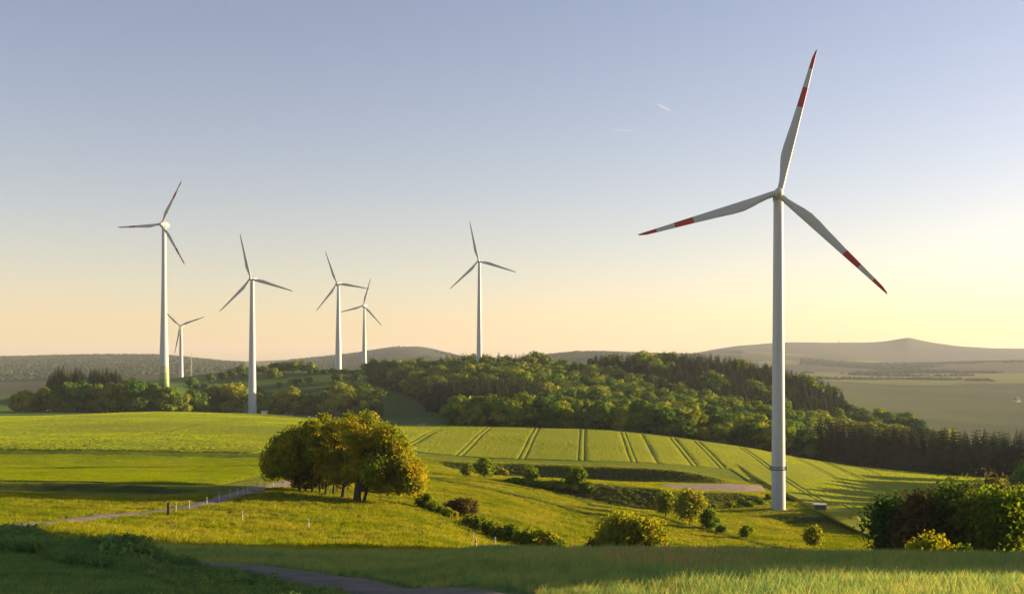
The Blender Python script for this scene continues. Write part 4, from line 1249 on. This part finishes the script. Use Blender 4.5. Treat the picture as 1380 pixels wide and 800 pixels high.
leftfield = lambda px, y: (px < 190 + (y - 22) * -6 + 60)
def near_keep(px, y, x):
    return offroad(px, y, x) & ~((px < 330 - (y - 24) * 15) & (y < 46))
g1 = blade_clump('grass_tuft', 34, .22, .42, .016, 5, 'grass', .5)
P = pts_in(30000, -40, 1420, 17, 64, near_keep)
dl = dist_to(LANE, P[:, 0], P[:, 1]); nearside = P[:, 1] < np.interp(P[:, 0], LANE[:, 0], LANE[:, 1])
sl = np.where(nearside, np.clip(.25 + (dl - 2) * .06, .25, 1), np.clip(.5 + (dl - 2) * .15, .5, 1))
scatter('meadow_grass', g1, P, rng.uniform(0, 6.28, len(P)), rng.uniform(.55, 1.15, len(P)) * sl, 'tall meadow grass in the shaded foreground')
g2 = blade_clump('seeding_tuft', 22, .14, .50, .012, 6, 'grass', .35, 4)
P = pts_in(2400, -20, 1420, 19.5, 40, lambda px, y, x: near_keep(px, y, x) & (fbm(x, y, 5, 15) > .15) & (dist_to(LANE, x, y) > 7))
scatter('seeding_grass', g2, P, rng.uniform(0, 6.28, len(P)), rng.uniform(.6, 1.2, len(P)), 'taller grass with pale seed heads in the foreground')
g3 = blade_clump('meadow_tuft', 30, .55, .30, .045, 8, 'pasture', .6)
P = pts_in(34000, -20, 1180, 62, 215, lambda px, y, x: offroad(px, y, x) & ((y < 150) | (px > 360)))
scatter('pasture_grass', g3, P, rng.uniform(0, 6.28, len(P)), rng.uniform(.6, 1.3, len(P)), 'short pasture grass on the sunlit knoll and lower meadow')
g8 = blade_clump('rank_tuft', 30, .5, .40, .05, 15, 'rank_blades', .6)
P = pts_in(16000, -20, 1120, 62, 215, lambda px, y, x: offroad(px, y, x) & ((y < 150) | (px > 360)) & (fbm(x, y * 1.8, 9, 71, 3) > .22))
scatter('rank_grass', g8, P, rng.uniform(0, 6.28, len(P)), rng.uniform(.5, 1.2, len(P)), 'darker rank patches in the sunlit pasture')
ps = []
for ln in STRIPS:
    A_ = np.array(ln)
    for (xa, ya), (xb, yb) in zip(A_[:-1], A_[1:]):
        k_ = rng.random(int(np.hypot(xb - xa, yb - ya) * 9)); n_ = rng.normal(0, .33, (len(k_), 2))
        ps.append(np.stack([xa + (xb - xa) * k_ + n_[:, 0], ya + (yb - ya) * k_ + n_[:, 1]], -1))
ps = np.concatenate(ps)
Pb = pts_in(30000, 600, 1150, 245, 340, lambda px, y, x: ~inside(CROP1, px, y) & ~inside(GPAD, px, y) & ((ground_z(x, y + 1.5) - ground_z(x, y - 1.5)) / 3.0 > .12))
P = np.concatenate([np.c_[ps, ground_z(ps[:, 0], ps[:, 1])], Pb])
M['scrub_blades'] = mat_leaf('scrub_blades', [(.038, .064, .015), (.072, .096, .020), (.115, .120, .028)], .35, .2)
g10 = blade_clump('scrub_tuft', 30, .5, .42, .07, 16, 'scrub_blades', .7)
scatter('rank_scrub', g10, P, rng.uniform(0, 6.28, len(P)), rng.uniform(.5, 1.15, len(P)), 'dark rank growth on the terrace banks and field boundaries')
g6 = blade_clump('lower_tuft', 26, .8, .26, .08, 11, 'pasture', .7)
P = pts_in(26000, 540, 1185, 200, 335, lambda px, y, x: offstrip(x, y) & ~inside(CROP1, px, y) & ~inside(GPAD, px, y) & ((ground_z(x, y + 1.5) - ground_z(x, y - 1.5)) / 3.0 < .13))
scatter('lower_meadow_grass', g6, P, rng.uniform(0, 6.28, len(P)), rng.uniform(.5, 1.2, len(P)), 'short sunlit grass on the lower meadow round the near turbine')
def row_tuft(name, seed, h=.2):
    m_ = blade_clump(name, 34, 1.0, h, .07, seed, 'grain', .5)
    V_ = np.zeros(len(m_.vertices) * 3, dtype=np.float32); m_.vertices.foreach_get('co', V_)
    V_ = V_.reshape(-1, 3); V_[:, 0] *= .32; V_[:, 1] *= 1.5
    m_.vertices.foreach_set('co', V_.ravel()); m_.update()
    return m_
g7 = row_tuft('grain_tuft', 12)
cutv = np.array([c for s_ in trs for c in (s_ - .95, s_ + .95)] + [s_of(890, 345)])
def crop_keep(px, y, x):
    k_ = inside(CROP1, px, y)
    sv = x * pe[0] + y * pe[1]
    return k_ & (np.abs(sv[:, None] - cutv[None]).min(1) > .36)
P = pts_in(60000, 440, 1380, 205, 492, crop_keep); P[:, 2] += .12
scatter('grain_crop', g7, P, np.full(len(P), math.atan2(rd[1], rd[0]) - pi / 2) + rng.normal(0, .05, len(P)), rng.uniform(.7, 1.15, len(P)) * (1 + .5 * fbm(P[:, 0], P[:, 1], 25, 51, 3)), 'standing young grain between the paired wheel tracks', 'crop')
P = pts_in(72000, -60, 470, 249, 690, lambda px, y, x: inside(CROP2, px, y)); P[:, 2] += .07
scatter('grain_crop', g7, P, rng.normal(.1, .1, len(P)), rng.uniform(.6, 1.1, len(P)) * (1 + .6 * fbm(P[:, 0], P[:, 1], 30, 52, 3)), 'young grain covering the rounded left hill', 'crop')
P = pts_in(17000, -60, 365, 163, 246, lambda px, y, x: inside(CROP3, px, y)); P[:, 2] += .07
scatter('grain_crop', g7, P, rng.normal(-1.47, .1, len(P)), rng.uniform(.6, 1.0, len(P)), 'young grain on the narrow strip above the dark bank', 'crop')
# verge of herbs between the lane and the dark field at lower left
g4 = blade_clump('herb_tuft', 40, .28, .34, .035, 9, 'herb', .9)
P = pts_in(14000, -60, 460, 21, 60, lambda px, y, x: (dist_to(LANE, x, y) > 1.8) & (dist_to(LANE, x, y) < 6.0 + 1.5 * fbm(x, y, 3, 2)) & (y < np.interp(x, LANE[:, 0], LANE[:, 1])))
scatter('verge_herbs', g4, P, rng.uniform(0, 6.28, len(P)), rng.uniform(.7, 1.8, len(P)) * np.clip(1.0 - np.clip((P[:, 0] + 14.5) / 5, 0, .72), .28, 1.0) * (1 + .8 * fbm(P[:, 0], P[:, 1], 3.0, 33)), 'rank verge of herbs between the lane and the dark field', 'herbs')
rgv = np.random.default_rng(77)
nv = 90
dv = rgv.normal(0, 1, (nv, 3)); dv[:, 2] = np.abs(dv[:, 2]); dv /= np.linalg.norm(dv, axis=1)[:, None]
V, q = leaf_quads(dv * np.array([.34, .34, .55]) * rgv.uniform(.35, 1.05, (nv, 1)), dv, .085, rgv, .5, .8)
g9 = np_mesh('verge_plant', V, q, [M['herb']])
P = pts_in(30000, -60, 470, 21, 66, lambda px, y, x: (dist_to(LANE, x, y) > 1.8) & (dist_to(LANE, x, y) < 4.6 + 2 * fbm(x, y, 4, 2)) & (y < np.interp(x, LANE[:, 0], LANE[:, 1])) & (rng.random(len(x)) < .55))
scatter('verge_plants', g9, P, rng.uniform(0, 6.28, len(P)), rng.uniform(.5, 1.5, len(P)) * np.clip(1.0 - np.clip((P[:, 0] + 14.5) / 5, 0, .75), .25, 1.0) * (1 + 1.1 * fbm(P[:, 0], P[:, 1], 2.5, 34)), 'leafy weeds on the bank between the lane and the dark field', 'weeds')
g5 = blade_clump('crop_tuft', 40, .35, .16, .02, 10, 'herb', .4)
P = pts_in(12000, -60, 420, 20, 60, lambda px, y, x: (dist_to(LANE, x, y) > 5.5) & (y < np.interp(x, LANE[:, 0], LANE[:, 1])))
scatter('dark_crop', g5, P, rng.uniform(0, 6.28, len(P)), rng.uniform(.7, 1.2, len(P)), 'short dark green crop in the lower left corner', 'crop')

# ------------------------------------------------------------------ vapour trails
t = NT('vapour')
d = t.n('ShaderNodeBsdfDiffuse'); d.inputs[0].default_value = (.9, .9, .92, 1)
tr = t.n('ShaderNodeBsdfTransparent'); mx = t.n('ShaderNodeMixShader', Fac=.12)
t.l(tr.outputs[0], mx.inputs[1]); t.l(d.outputs[0], mx.inputs[2]); t.l(mx.outputs[0], t.out.inputs[0])
def trail(a, b, dist, w, label):
    A = np.array([(a[0] - CX) / F * dist, dist, EYE + (HZ - a[1]) * dist / F]); B = np.array([(b[0] - CX) / F * (dist + 300), dist + 300, EYE + (HZ - b[1]) * (dist + 300) / F])
    k = np.linspace(0, 1, 14)
    P = A[None] * (1 - k)[:, None] + B[None] * k[:, None]
    V, q = tube(P, w * (.12 + np.sin(k * pi)**.6) * (1 + .2 * rng.normal(0, 1, 14)), 8)
    tag(obj('vapour_trail', np_mesh('vapour_trail', V, q, [t.m], True)), label, 'vapour trail')
trail((885, 139.5), (904.5, 150.5), 15000, 12, 'short slanting white vapour trail left of the top blade')
trail((824, 175), (856, 177), 15000, 6, 'faint level vapour trail below the slanting one')

# ------------------------------------------------------------------ haze
t = NT('air')
pv = t.n('ShaderNodeVolumePrincipled', Density=.000058, Anisotropy=.1)
pv.inputs['Color'].default_value = (.74, .82, .96, 1)
t.l(pv.outputs[0], t.out.inputs['Volume'])
zb, zt = float(ZZ.min()) - 1.5, float(ZZ.max()) + 60
bm = bmesh.new(); box_bm(bm, -14500, 25500, -300, 14200, zb, max(zt, EYE + 160))
tag(obj('haze', bm_mesh('haze', bm, [t.m])), 'thin evening haze', kind='stuff')
